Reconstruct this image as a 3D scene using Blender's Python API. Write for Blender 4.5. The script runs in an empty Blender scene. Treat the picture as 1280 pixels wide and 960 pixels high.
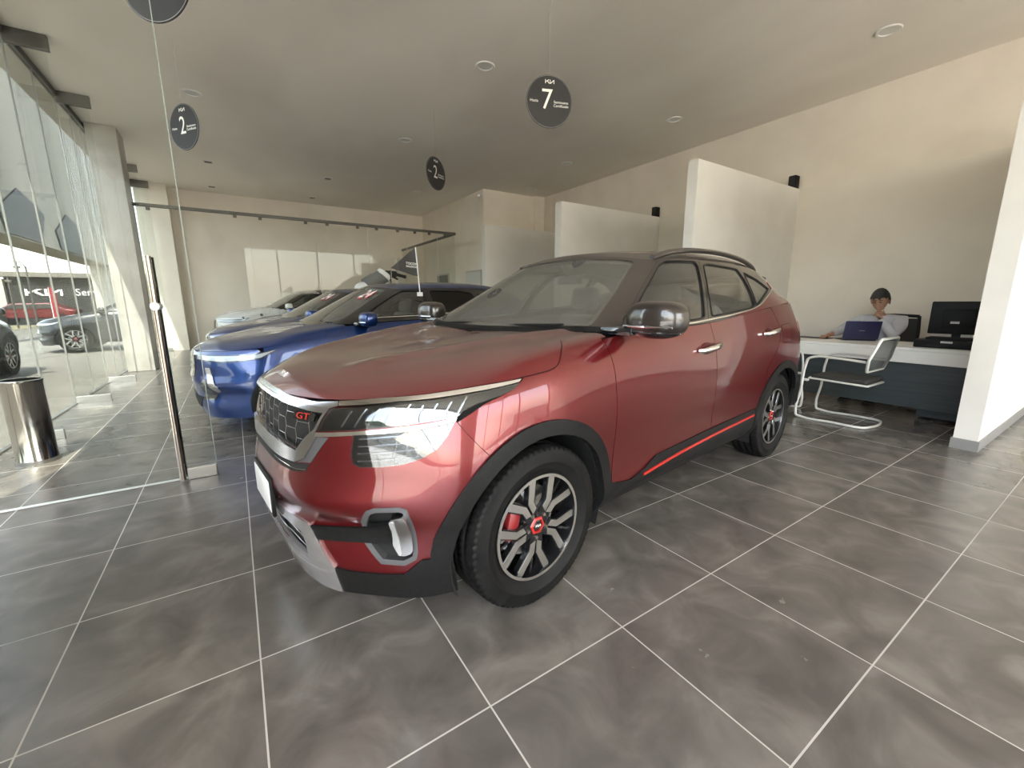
import bpy, bmesh, math, random
import numpy as np
from mathutils import Vector, Matrix
from mathutils.bvhtree import BVHTree
from mathutils.geometry import delaunay_2d_cdt
random.seed(7)
scn = bpy.context.scene
COL = scn.collection
PI = math.pi

# ---------------------------------------------------------------- camera
FOCAL = 524.277; CAMH = 1.2572
CR = np.array([[0.836555, -0.547877, -0.002512], [-0.10718, -0.159155, -0.981418], [0.537297, 0.82128, -0.191863]])
cam_d = bpy.data.cameras.new('camera'); cam = bpy.data.objects.new('camera', cam_d); COL.objects.link(cam)
cam_d.sensor_width = 36; cam_d.lens = FOCAL / 1280 * 36; cam_d.clip_start = 0.05; cam_d.clip_end = 500
M = Matrix(((CR[0][0], -CR[1][0], -CR[2][0], 0), (CR[0][1], -CR[1][1], -CR[2][1], 0), (CR[0][2], -CR[1][2], -CR[2][2], CAMH), (0, 0, 0, 1)))
cam.matrix_world = M
scn.camera = cam

# ---------------------------------------------------------------- world, sun, exposure
scn.view_settings.view_transform = 'Standard'; scn.view_settings.look = 'None'
scn.view_settings.gamma = 1; scn.view_settings.use_curve_mapping = False
scn.view_settings.exposure = 1.3
world = bpy.data.worlds.new('sky'); scn.world = world; world.use_nodes = True
wn = world.node_tree.nodes; wl = world.node_tree.links; wn.clear()
wo = wn.new('ShaderNodeOutputWorld'); wb = wn.new('ShaderNodeBackground'); sky = wn.new('ShaderNodeTexSky')
sky.sky_type = 'NISHITA'; sky.sun_disc = False; sky.sun_elevation = math.radians(55); sky.sun_rotation = math.radians(200)
sky.air_density = 1.3; sky.dust_density = 2.5; sky.ozone_density = 1
mixw = wn.new('ShaderNodeMixRGB'); mixw.inputs[0].default_value = 0.5; mixw.inputs[2].default_value = (4.95, 4.85, 4.75, 1)
wl.new(sky.outputs[0], mixw.inputs[1]); wl.new(mixw.outputs[0], wb.inputs[0]); wb.inputs[1].default_value = 0.85
wl.new(wb.outputs[0], wo.inputs[0])
sun_d = bpy.data.lights.new('sun', 'SUN'); sun = bpy.data.objects.new('sun', sun_d); COL.objects.link(sun)
sun_d.energy = 12.0; sun_d.angle = math.radians(0.6); sun_d.color = (1, .95, .86)
sd = Vector((.31, .95, -math.tan(math.radians(55)))).normalized()
sun.rotation_euler = sd.to_track_quat('-Z', 'Y').to_euler()
sun.location = (-8, -20, 20)
scn.cycles.max_bounces = 14; scn.cycles.transparent_max_bounces = 32; scn.cycles.diffuse_bounces = 6
scn.cycles.use_denoising = True; scn.cycles.sample_clamp_indirect = 6; scn.cycles.caustics_reflective = False

# ---------------------------------------------------------------- materials
MATS = {}
def mat(name, col, rough=.5, metal=0, coat=0, spec=.5, emit=None, estr=0, coat_rough=.03):
    if name in MATS: return MATS[name]
    m = bpy.data.materials.new(name); m.use_nodes = True
    b = m.node_tree.nodes['Principled BSDF']
    b.inputs['Base Color'].default_value = (*col, 1); b.inputs['Roughness'].default_value = rough
    b.inputs['Metallic'].default_value = metal; b.inputs['Coat Weight'].default_value = coat
    b.inputs['Coat Roughness'].default_value = coat_rough
    b.inputs['Specular IOR Level'].default_value = spec
    if emit: b.inputs['Emission Color'].default_value = (*emit, 1); b.inputs['Emission Strength'].default_value = estr
    MATS[name] = m
    return m
def noise_mat(name, c1, c2, scale=4, rough=.6, detail=6, bump=0, stretch=(1, 1, 1), lo=.35, hi=.65, bscale=None, rough2=None):
    if name in MATS: return MATS[name]
    m = mat(name, c1, rough); nt = m.node_tree; n = nt.nodes; l = nt.links; b = n['Principled BSDF']
    tc = n.new('ShaderNodeTexCoord'); mp = n.new('ShaderNodeMapping'); mp.inputs['Scale'].default_value = stretch
    nz = n.new('ShaderNodeTexNoise'); nz.inputs['Scale'].default_value = scale; nz.inputs['Detail'].default_value = detail
    cr = n.new('ShaderNodeValToRGB'); cr.color_ramp.elements[0].position = lo; cr.color_ramp.elements[1].position = hi
    cr.color_ramp.elements[0].color = (*c1, 1); cr.color_ramp.elements[1].color = (*c2, 1)
    l.new(tc.outputs['Object'], mp.inputs[0]); l.new(mp.outputs[0], nz.inputs[0]); l.new(nz.outputs[0], cr.inputs[0]); l.new(cr.outputs[0], b.inputs['Base Color'])
    if bump:
        nb = n.new('ShaderNodeTexNoise'); nb.inputs['Scale'].default_value = bscale or scale * 8; nb.inputs['Detail'].default_value = 5
        l.new(mp.outputs[0], nb.inputs[0])
        bp = n.new('ShaderNodeBump'); bp.inputs['Strength'].default_value = bump; bp.inputs['Distance'].default_value = .01
        l.new(nb.outputs[0], bp.inputs['Height']); l.new(bp.outputs[0], b.inputs['Normal'])
    return m
def glass_mat(name, tint=(1, 1, 1), refl_ior=1.5, min_refl=0.0, rough=0.0, k=1.0, veil=0.0):
    """see-through pane: straight transmission mixed with fresnel reflection"""
    if name in MATS: return MATS[name]
    m = bpy.data.materials.new(name); m.use_nodes = True; nt = m.node_tree; n = nt.nodes; l = nt.links; n.clear()
    o = n.new('ShaderNodeOutputMaterial'); mx = n.new('ShaderNodeMixShader'); tr = n.new('ShaderNodeBsdfTransparent'); gl = n.new('ShaderNodeBsdfGlossy')
    tr.inputs[0].default_value = (*tint, 1); gl.inputs['Roughness'].default_value = rough; gl.inputs['Color'].default_value = (.94, .95, .94, 1)
    ge = n.new('ShaderNodeNewGeometry'); dt = n.new('ShaderNodeVectorMath'); dt.operation = 'DOT_PRODUCT'
    l.new(ge.outputs['Normal'], dt.inputs[0]); l.new(ge.outputs['Incoming'], dt.inputs[1])
    def mt(op, a, b_=None, c_=None, cl=False):
        q = n.new('ShaderNodeMath'); q.operation = op; q.use_clamp = cl
        for i, v in enumerate((a, b_, c_)):
            if v is None: continue
            if isinstance(v, (int, float)): q.inputs[i].default_value = v
            else: l.new(v, q.inputs[i])
        return q.outputs[0]
    f0 = ((refl_ior - 1) / (refl_ior + 1))**2
    sch = mt('MULTIPLY_ADD', mt('POWER', mt('SUBTRACT', 1.0, mt('ABSOLUTE', dt.outputs['Value'])), 5.0), (1 - f0) * k, f0 * k + min_refl, True)
    l.new(sch, mx.inputs[0]); l.new(tr.outputs[0], mx.inputs[1]); l.new(gl.outputs[0], mx.inputs[2])
    if veil:                                                    # a thin even diffuse film over the pane
        df = n.new('ShaderNodeBsdfDiffuse'); df.inputs[0].default_value = (.55, .52, .47, 1); m2 = n.new('ShaderNodeMixShader'); m2.inputs[0].default_value = veil
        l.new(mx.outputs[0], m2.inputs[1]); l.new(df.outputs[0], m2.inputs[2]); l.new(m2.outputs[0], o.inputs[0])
    else: l.new(mx.outputs[0], o.inputs[0])
    MATS[name] = m
    return m

# ---------------------------------------------------------------- generic mesh helpers
def tag(o, label=None, cat=None, group=None, kind=None):
    if label: o['label'] = label
    if cat: o['category'] = cat
    if group: o['group'] = group
    if kind: o['kind'] = kind
    return o
def empty(name, loc=(0, 0, 0), rz=0, label=None, cat=None, group=None):
    o = bpy.data.objects.new(name, None); COL.objects.link(o); o.location = loc; o.rotation_euler = (0, 0, rz); o.empty_display_size = .1
    return tag(o, label, cat, group)
def mesh_obj(name, verts, faces, m, parent=None, smooth=False, normals=None):
    me = bpy.data.meshes.new(name); me.from_pydata([tuple(map(float, v)) for v in verts], [], [tuple(int(i) for i in f) for f in faces]); me.update()
    if smooth or normals is not None:
        me.polygons.foreach_set('use_smooth', [True] * len(me.polygons))
    if normals is not None: me.normals_split_custom_set_from_vertices([tuple(map(float, n)) for n in normals])
    o = bpy.data.objects.new(name, me); COL.objects.link(o)
    for mm in (m if isinstance(m, (list, tuple)) else [m]): me.materials.append(mm)
    if parent: o.parent = parent
    return o
class MB:
    """collects shapes into one bmesh"""
    def __init__(s): s.b = bmesh.new()
    def box(s, x0, x1, y0, y1, z0, z1, mtx=None):
        vs = [s.b.verts.new((x, y, z)) for x in (x0, x1) for y in (y0, y1) for z in (z0, z1)]
        if mtx is not None:
            for v in vs: v.co = mtx @ v.co
        for f in ((0, 1, 3, 2), (4, 6, 7, 5), (0, 4, 5, 1), (2, 3, 7, 6), (0, 2, 6, 4), (1, 5, 7, 3)): s.b.faces.new([vs[i] for i in f])
        return s
    def rbox(s, x0, x1, y0, y1, z0, z1, r=.01, seg=2, mtx=None):
        t = bmesh.new(); vs = [t.verts.new((x, y, z)) for x in (x0, x1) for y in (y0, y1) for z in (z0, z1)]
        for f in ((0, 1, 3, 2), (4, 6, 7, 5), (0, 4, 5, 1), (2, 3, 7, 6), (0, 2, 6, 4), (1, 5, 7, 3)): t.faces.new([vs[i] for i in f])
        bmesh.ops.recalc_face_normals(t, faces=t.faces)
        bmesh.ops.bevel(t, geom=list(t.edges), offset=r, segments=seg, affect='EDGES', profile=.5)
        s.merge(t, mtx); return s
    def merge(s, t, mtx=None):
        if mtx is not None: bmesh.ops.transform(t, matrix=mtx, verts=t.verts)
        mp = {v: s.b.verts.new(v.co) for v in t.verts}
        for f in t.faces:
            try: s.b.faces.new([mp[v] for v in f.verts])
            except ValueError: pass
        t.free()
    def prism(s, poly, axis, a, b, mtx=None):
        """polygon in the two other axes extruded along axis from a to b"""
        def P(p, h): q = list(p); q.insert(axis, h); return q
        A = [s.b.verts.new(P(p, a)) for p in poly]; B = [s.b.verts.new(P(p, b)) for p in poly]
        if mtx is not None:
            for v in A + B: v.co = mtx @ v.co
        s.b.faces.new(A); s.b.faces.new(B[::-1]); n = len(poly)
        for i in range(n): s.b.faces.new([A[i], B[i], B[(i + 1) % n], A[(i + 1) % n]])
        return s
    def cyl(s, p0, p1, r0, r1=None, n=20, cap=True):
        if r1 is None: r1 = r0
        p0 = Vector(p0); p1 = Vector(p1); d = (p1 - p0).normalized(); u = d.orthogonal().normalized(); w = d.cross(u)
        A = []; B = []
        for i in range(n):
            a = 2 * PI * i / n; e = u * math.cos(a) + w * math.sin(a)
            A.append(s.b.verts.new(p0 + e * r0)); B.append(s.b.verts.new(p1 + e * r1))
        for i in range(n): s.b.faces.new([A[i], A[(i + 1) % n], B[(i + 1) % n], B[i]])
        if cap: s.b.faces.new(A[::-1]); s.b.faces.new(B)
        return s
    def tube(s, pts, r, n=10, closed=False):
        pts = [Vector(p) for p in pts]; N = len(pts); rings = []
        rr = r if isinstance(r, (list, tuple)) else [r] * N
        prev = None
        for i, p in enumerate(pts):
            if closed: d = (pts[(i + 1) % N] - pts[i - 1]).normalized()
            else: d = (pts[min(i + 1, N - 1)] - pts[max(i - 1, 0)]).normalized()
            u = (prev - d * prev.dot(d)) if prev is not None else d.orthogonal()
            if u.length < 1e-6: u = d.orthogonal()
            u.normalize(); prev = u; w = d.cross(u)
            rings.append([s.b.verts.new(p + (u * math.cos(2 * PI * k / n) + w * math.sin(2 * PI * k / n)) * rr[i]) for k in range(n)])
        for i in range(N if closed else N - 1):
            A = rings[i]; B = rings[(i + 1) % N]
            for k in range(n): s.b.faces.new([A[k], A[(k + 1) % n], B[(k + 1) % n], B[k]])
        if not closed: s.b.faces.new(rings[0][::-1]); s.b.faces.new(rings[-1])
        return s
    def lathe(s, prof, c=(0, 0, 0), axis='z', n=48, mtx=None):
        rings = []
        for k in range(n):
            a = 2 * PI * k / n; ring = []
            for r, h in prof:
                v = Vector((r * math.cos(a), r * math.sin(a), h))
                if axis == 'y': v = Vector((v.x, h, v.y))
                if axis == 'x': v = Vector((h, v.x, v.y))
                v += Vector(c)
                if mtx is not None: v = mtx @ v
                ring.append(s.b.verts.new(v))
            rings.append(ring)
        for k in range(n):
            A = rings[k]; B = rings[(k + 1) % n]
            for i in range(len(prof) - 1):
                s.b.faces.new([A[i], A[i + 1], B[i + 1], B[i]])
        return s
    def sphere(s, c, r, sc=(1, 1, 1), u=20, v=12, mtx=None):
        t = bmesh.new(); bmesh.ops.create_uvsphere(t, u_segments=u, v_segments=v, radius=r)
        m4 = Matrix.Translation(c) @ Matrix.Diagonal((*sc, 1))
        if mtx is not None: m4 = mtx @ m4
        s.merge(t, m4); return s
    def build(s, name, m, parent=None, smooth=False, bevel=0, sub=0, wn=True, angle=None):
        bmesh.ops.remove_doubles(s.b, verts=s.b.verts, dist=1e-5)
        bmesh.ops.recalc_face_normals(s.b, faces=s.b.faces)
        me = bpy.data.meshes.new(name); s.b.to_mesh(me); s.b.free()
        o = bpy.data.objects.new(name, me); COL.objects.link(o); me.materials.append(m)
        if bevel:
            b = o.modifiers.new('bevel', 'BEVEL'); b.width = bevel; b.segments = 2; b.limit_method = 'ANGLE'
        if sub: q = o.modifiers.new('sub', 'SUBSURF'); q.levels = sub; q.render_levels = sub
        if smooth:
            me.polygons.foreach_set('use_smooth', [True] * len(me.polygons))
            try: me.set_sharp_from_angle(angle=math.radians(angle or 40))
            except Exception: pass
        if parent: o.parent = parent
        return o
def struct(o): o['kind'] = 'structure'; return o
def copy_tree(o, parent=None):
    c = o.copy(); COL.objects.link(c)
    if parent: c.parent = parent
    for ch in list(o.children): copy_tree(ch, c)
    return c
_txt = {}
def text_mesh(body, size, depth=.0008):
    """lettering as verts/faces in x (reading direction), y (up), thickness along z"""
    key = (body, size, depth)
    if key in _txt: return _txt[key]
    cu = bpy.data.curves.new('t', 'FONT'); cu.body = body; cu.size = size; cu.extrude = depth; cu.align_x = 'CENTER'; cu.align_y = 'CENTER'; cu.resolution_u = 3
    ob = bpy.data.objects.new('t', cu); COL.objects.link(ob); bpy.context.view_layer.update()
    me = bpy.data.meshes.new_from_object(ob.evaluated_get(bpy.context.evaluated_depsgraph_get()))
    r = ([v.co.copy() for v in me.vertices], [tuple(p.vertices) for p in me.polygons])
    bpy.data.objects.remove(ob); bpy.data.curves.remove(cu); bpy.data.meshes.remove(me)
    _txt[key] = r
    return r
def add_text(mb, body, size, mtx, sx=1):
    v, f = text_mesh(body, size); t = bmesh.new(); vs = [t.verts.new((p.x * sx, p.y, p.z)) for p in v]
    for q in f:
        try: t.faces.new([vs[i] for i in q])
        except ValueError: pass
    mb.merge(t, mtx)
def emblem_polys(h):
    """angular five-stroke emblem, centred, height h"""
    t = .2
    def st(x0, y0, x1, y1, tt=t):
        return [(x0 - tt / 2, y0), (x0 + tt / 2, y0), (x1 + tt / 2, y1), (x1 - tt / 2, y1)]
    P = [st(.1, 0, .1, 1), [(.2, .28), (.2, .52), (.95, 1), (1.3, 1)], [(.52, .62), (.72, .74), (1.42, 0), (1.12, 0)],
         st(1.5, 0, 1.5, 1), [(1.6, .0), (1.6, .2), (2.5, 1), (2.62, 1), (2.62, .82), (1.72, 0)], st(2.62, 0, 2.62, 1)]
    return [[((x - 1.36) * h, (y - .5) * h) for x, y in p] for p in P]
def add_emblem(mb, h, mtx, d=.002):
    for p in emblem_polys(h): mb.prism(p, 2, -d, d, mtx)
# ================================================================ car bodies: smooth lofted surfaces with panels cut from them
# control points are (s = distance behind the front axle, w = sideways from the centreline, z = height), one row per level
def herm(knots, x):
    """weights of a non-uniform cardinal spline: len(x) by len(knots)"""
    k = np.asarray(knots, float); n = len(k); x = np.clip(np.asarray(x, float), k[0], k[-1])
    i = np.clip(np.searchsorted(k, x, side='right') - 1, 0, n - 2)
    h = k[i + 1] - k[i]; t = (x - k[i]) / h
    h00 = 2 * t**3 - 3 * t**2 + 1; h10 = t**3 - 2 * t**2 + t; h01 = -2 * t**3 + 3 * t**2; h11 = t**3 - t**2
    W = np.zeros((len(x), n)); r = np.arange(len(x))
    np.add.at(W, (r, i), h00); np.add.at(W, (r, i + 1), h01)
    for side, hh in ((0, h10), (1, h11)):
        j = i + side; lo = np.clip(j - 1, 0, n - 1); hi = np.clip(j + 1, 0, n - 1)
        hl = np.maximum(k[j] - k[lo], 1e-9); hr = np.maximum(k[hi] - k[j], 1e-9)
        # three-point derivative, one sided at the ends
        inner = (j > 0) & (j < n - 1)
        cl = np.where(inner, -hr / (hl * (hl + hr)), np.where(j == n - 1, -1 / hl, 0))
        cc = np.where(inner, (hr - hl) / (hl * hr), np.where(j == n - 1, 1 / hl, -1 / hr))
        cr = np.where(inner, hl / (hr * (hl + hr)), np.where(j == 0, 1 / hr, 0))
        np.add.at(W, (r, lo), hh * h * cl); np.add.at(W, (r, j), hh * h * cc); np.add.at(W, (r, hi), hh * h * cr)
    return W
class Surf:
    def __init__(s, rows, warp=None, nfull=None, ucols=None):
        P = np.array(rows, float)                       # nv, nu, 3
        if warp: P = warp(P)
        s.half = P
        d = np.linalg.norm(np.diff(P[:nfull or len(P)], axis=1), axis=2).mean(0); uk = np.concatenate([[0], np.cumsum(d)])
        c = P[:, :ucols] if ucols else P
        e = np.linalg.norm(np.diff(c, axis=0), axis=2).mean(1); s.vk = np.concatenate([[0], np.cumsum(np.maximum(e, .01))])
        L = P[:, :0:-1].copy(); L[:, :, 1] *= -1
        s.P = np.concatenate([L, P], axis=1); s.uk = np.concatenate([-uk[:0:-1], uk])
        s.umax = uk[-1]; s.vmax = s.vk[-1]; s.tree = None; s.centre = np.array([1.2, 0, .7]); s.disp = None
    def pos(s, uv):
        uv = np.atleast_2d(uv); Wu = herm(s.uk, uv[:, 0]); Wv = herm(s.vk, uv[:, 1])
        p = np.einsum('ni,nj,jik->nk', Wu, Wv, s.P)
        if s.disp is not None: p = s.disp(p, uv)
        return p
    def nrm(s, uv):
        uv = np.atleast_2d(uv).astype(float); e = 2e-3
        def c(a): a = a.copy(); a[:, 0] = np.clip(a[:, 0], -s.umax, s.umax); a[:, 1] = np.clip(a[:, 1], 0, s.vmax); return a
        du = s.pos(c(uv + [e, 0])) - s.pos(c(uv - [e, 0])); dv = s.pos(c(uv + [0, e])) - s.pos(c(uv - [0, e]))
        n = np.cross(du, dv); n /= np.maximum(np.linalg.norm(n, axis=1, keepdims=True), 1e-9)
        # (s,w,z) is left handed: orient by hand, away from the car's middle
        out = s.pos(uv) - s.centre; sg = np.sign((n * out).sum(1)); sg[sg == 0] = 1
        return n * sg[:, None]
    def build_tree(s, umin=None, umax=None):
        U = np.linspace(umin if umin is not None else -s.umax, umax or s.umax, 260); V = np.linspace(0, s.vmax, 110)
        G = np.array([(u, v) for v in V for u in U]); Pp = s.pos(G); nU = len(U)
        F = [(j * nU + i, j * nU + i + 1, (j + 1) * nU + i + 1, (j + 1) * nU + i) for j in range(len(V) - 1) for i in range(nU - 1)]
        s.tree = BVHTree.FromPolygons([Vector(p) for p in Pp], F); s.G = G; s.F = F; s.Gp = Pp
    def hit(s, org, d):
        if s.tree is None: s.build_tree()
        loc, n, idx, dist = s.tree.ray_cast(Vector(org), Vector(d))
        if loc is None: return None
        f = s.F[idx]; q = np.array(loc)
        a, b, c, e = (s.Gp[k] for k in f)
        # local bilinear inverse by least squares
        A = np.stack([b - a, e - a], 1); x, *_ = np.linalg.lstsq(A, q - a, rcond=None)
        ga, gb, ge = s.G[f[0]], s.G[f[1]], s.G[f[3]]
        return np.array([ga[0] + np.clip(x[0], 0, 1) * (gb[0] - ga[0]), ga[1] + np.clip(x[1], 0, 1) * (ge[1] - ga[1])])
    def side(s, pts, sign=1):
        r = []
        for p in pts:
            q = None
            for dz in (0, .01, -.01, .025, -.025, .05, -.05, .09, -.09):
                q = s.hit((p[0], sign * 3, p[1] + dz), (0, -sign, 0))
                if q is not None: break
            if q is not None: r.append(q)
        return r
    def front(s, pts): r = [s.hit((-3, p[0], p[1]), (1, 0, 0)) for p in pts]; return [q for q in r if q is not None]
    def rear(s, pts): r = [s.hit((6, p[0], p[1]), (-1, 0, 0)) for p in pts]; return [q for q in r if q is not None]
    def top(s, pts): r = [s.hit((p[0], p[1], 3), (0, 0, -1)) for p in pts]; return [q for q in r if q is not None]
def inside(pts, poly):
    pts = np.atleast_2d(pts); poly = np.asarray(poly); x, y = pts[:, 0], pts[:, 1]; r = np.zeros(len(pts), bool); n = len(poly); j = n - 1
    for i in range(n):
        xi, yi = poly[i]; xj, yj = poly[j]
        c = ((yi > y) != (yj > y)) & (x < (xj - xi) * (y - yi) / ((yj - yi) if abs(yj - yi) > 1e-12 else 1e-12) + xi)
        r ^= c; j = i
    return r
def densify(poly, step):
    out = []; n = len(poly)
    for i in range(n):
        a = np.asarray(poly[i], float); b = np.asarray(poly[(i + 1) % n], float); k = max(1, int(math.ceil(np.linalg.norm(b - a) / step)))
        for j in range(k): out.append(a + (b - a) * j / k)
    return out
def dedupe(poly):
    P = [np.asarray(p, float) for p in poly]; out = []
    for p in P:
        if not out or np.linalg.norm(p - out[-1]) > 1e-5: out.append(p)
    while len(out) > 3 and np.linalg.norm(out[0] - out[-1]) < 1e-5: out.pop()
    return out
def rounded(poly, r, seg=4):
    poly = dedupe(poly); out = []; n = len(poly)
    for i in range(n):
        p = np.asarray(poly[i], float); a = np.asarray(poly[i - 1], float) - p; b = np.asarray(poly[(i + 1) % n], float) - p
        la, lb = np.linalg.norm(a), np.linalg.norm(b); q = min(r, la * .45, lb * .45)
        A = p + a / la * q; B = p + b / lb * q
        for k in range(seg + 1):
            t = k / seg; out.append((1 - t)**2 * A + 2 * t * (1 - t) * p + t * t * B)
    return out
def smooth_line(pts, per=6, closed=False):
    P = np.array(pts, float); d = np.linalg.norm(np.diff(P, axis=0), axis=1); k = np.concatenate([[0], np.cumsum(np.maximum(d, 1e-6))])
    x = np.concatenate([np.linspace(k[i], k[i + 1], per, endpoint=False) for i in range(len(k) - 1)] + [[k[-1]]])
    return [q for q in herm(k, x) @ P]
def offset_poly(poly, g):
    """shrink (g>0) a polygon by g"""
    P = dedupe(poly); n = len(P)
    area = sum(P[i][0] * P[(i + 1) % n][1] - P[(i + 1) % n][0] * P[i][1] for i in range(n)); sg = 1 if area > 0 else -1
    out = []
    for i in range(n):
        a = P[i] - P[i - 1]; b = P[(i + 1) % n] - P[i]
        na = np.array([-a[1], a[0]]) / (np.linalg.norm(a) + 1e-9); nb = np.array([-b[1], b[0]]) / (np.linalg.norm(b) + 1e-9)
        m = na + nb; l = np.linalg.norm(m); m = m / l if l > 1e-6 else na
        k = min(1 / max(m @ na, .5), 2)
        out.append(P[i] + m * g * k * sg)
    return out
def swz(P): P = np.atleast_2d(P).copy(); P[:, 1] *= -1; return P          # car (s,w,z) -> object x,y,z
def patch(surf, outer, name, m, parent, holes=(), off=0.0, thick=.004, step=.035, gap=0.0, mirror=False, back=True, dens=None):
    dens = dens or step
    outer = dedupe(outer); holes = [dedupe(h) for h in holes]
    if gap: outer = offset_poly(outer, gap); holes = [offset_poly(h, -gap) for h in holes]
    loops = [densify(outer, dens)] + [densify(h, dens) for h in holes]
    pts = []; edges = []
    for L in loops:
        b = len(pts); pts += [tuple(p) for p in L]; edges += [(b + i, b + (i + 1) % len(L)) for i in range(len(L))]
    nb = len(pts); B = np.array(pts); lo, hi = B.min(0), B.max(0)
    gx = np.arange(lo[0] + step * .5, hi[0], step); gy = np.arange(lo[1] + step * .5, hi[1], step)
    if len(gx) and len(gy):
        G = np.array([(x + (step * .5 if k % 2 else 0), y) for k, y in enumerate(gy) for x in gx])
        keep = inside(G, loops[0])
        for h in loops[1:]: keep &= ~inside(G, h)
        G = G[keep]
        if len(G):
            dmin = np.full(len(G), 1e9)
            for c in range(0, nb, 200): dmin = np.minimum(dmin, np.sqrt(((G[:, None] - B[None, c:c + 200])**2).sum(2)).min(1))
            pts += [tuple(p) for p in G[dmin > step * .45]]
    vs, es, fs, *_ = delaunay_2d_cdt([Vector(p) for p in pts], edges, [], 0, 1e-6)
    V2 = np.array([(v.x, v.y) for v in vs]); F = np.array([f for f in fs if len(f) == 3])
    cen = V2[F].mean(1); k = inside(cen, loops[0])
    for h in loops[1:]: k &= ~inside(cen, h)
    F = F[k]; used = np.unique(F); mp = -np.ones(len(V2), int); mp[used] = np.arange(len(used)); V2 = V2[used]; F = mp[F]
    P = surf.pos(V2); N = surf.nrm(V2)
    T = P + N * off; K = P + N * (off - thick)
    fn = np.cross(T[F[:, 1]] - T[F[:, 0]], T[F[:, 2]] - T[F[:, 0]])
    flip = (fn * N[F[:, 0]]).sum(1) < 0; F[flip] = F[flip][:, ::-1]          # outward in (s,w,z)
    cnt = {}
    for f in F:
        for a, b in ((f[0], f[1]), (f[1], f[2]), (f[2], f[0])): cnt[(a, b)] = 1
    bd = [(a, b) for (a, b) in cnt if (b, a) not in cnt]
    n = len(T); verts = [T]; faces = [tuple(f[::-1]) for f in F]; norms = [N]        # reversed: mirrored axes
    if back:
        verts.append(K); norms.append(-N); faces += [tuple(f + n) for f in F]
    base = n * (2 if back else 1); R = []; RN = []
    for a, b in bd:
        t = T[b] - T[a]; o = np.cross(t, N[a]); l = np.linalg.norm(o); o = o / l if l > 1e-9 else N[a]
        i = base + len(R); R += [T[a], T[b], K[b], K[a]]; RN += [o] * 4; faces.append((i, i + 1, i + 2, i + 3))
    if R: verts.append(np.array(R)); norms.append(np.array(RN))
    Vv = swz(np.concatenate(verts)); Nn = swz(np.concatenate(norms))
    ob = mesh_obj(name, Vv, faces, m, parent, normals=Nn)
    res = [ob]
    if mirror:
        V3 = Vv.copy(); V3[:, 1] *= -1; N3 = Nn.copy(); N3[:, 1] *= -1
        res.append(mesh_obj(name, V3, [f[::-1] for f in faces], m, parent, normals=N3))
    return res if mirror else ob
def strip(surf, line, width, name, m, parent, off=.003, thick=.004, mirror=False, step=.02, widths=None):
    """a band of given width that follows a line on the surface"""
    L = np.array(line, float); d = np.gradient(L, axis=0); d /= np.maximum(np.linalg.norm(d, axis=1, keepdims=True), 1e-9); nn = np.stack([-d[:, 1], d[:, 0]], 1)
    w = np.array(widths)[:, None] if widths is not None else width
    return patch(surf, list(L + nn * w / 2) + list((L - nn * w / 2)[::-1]), name, m, parent, off=off, thick=thick, mirror=mirror, step=step)
def line_tube(surf, line, r, off):
    P = surf.pos(np.array(line)); N = surf.nrm(np.array(line)); return swz(P + N * off)

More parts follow.
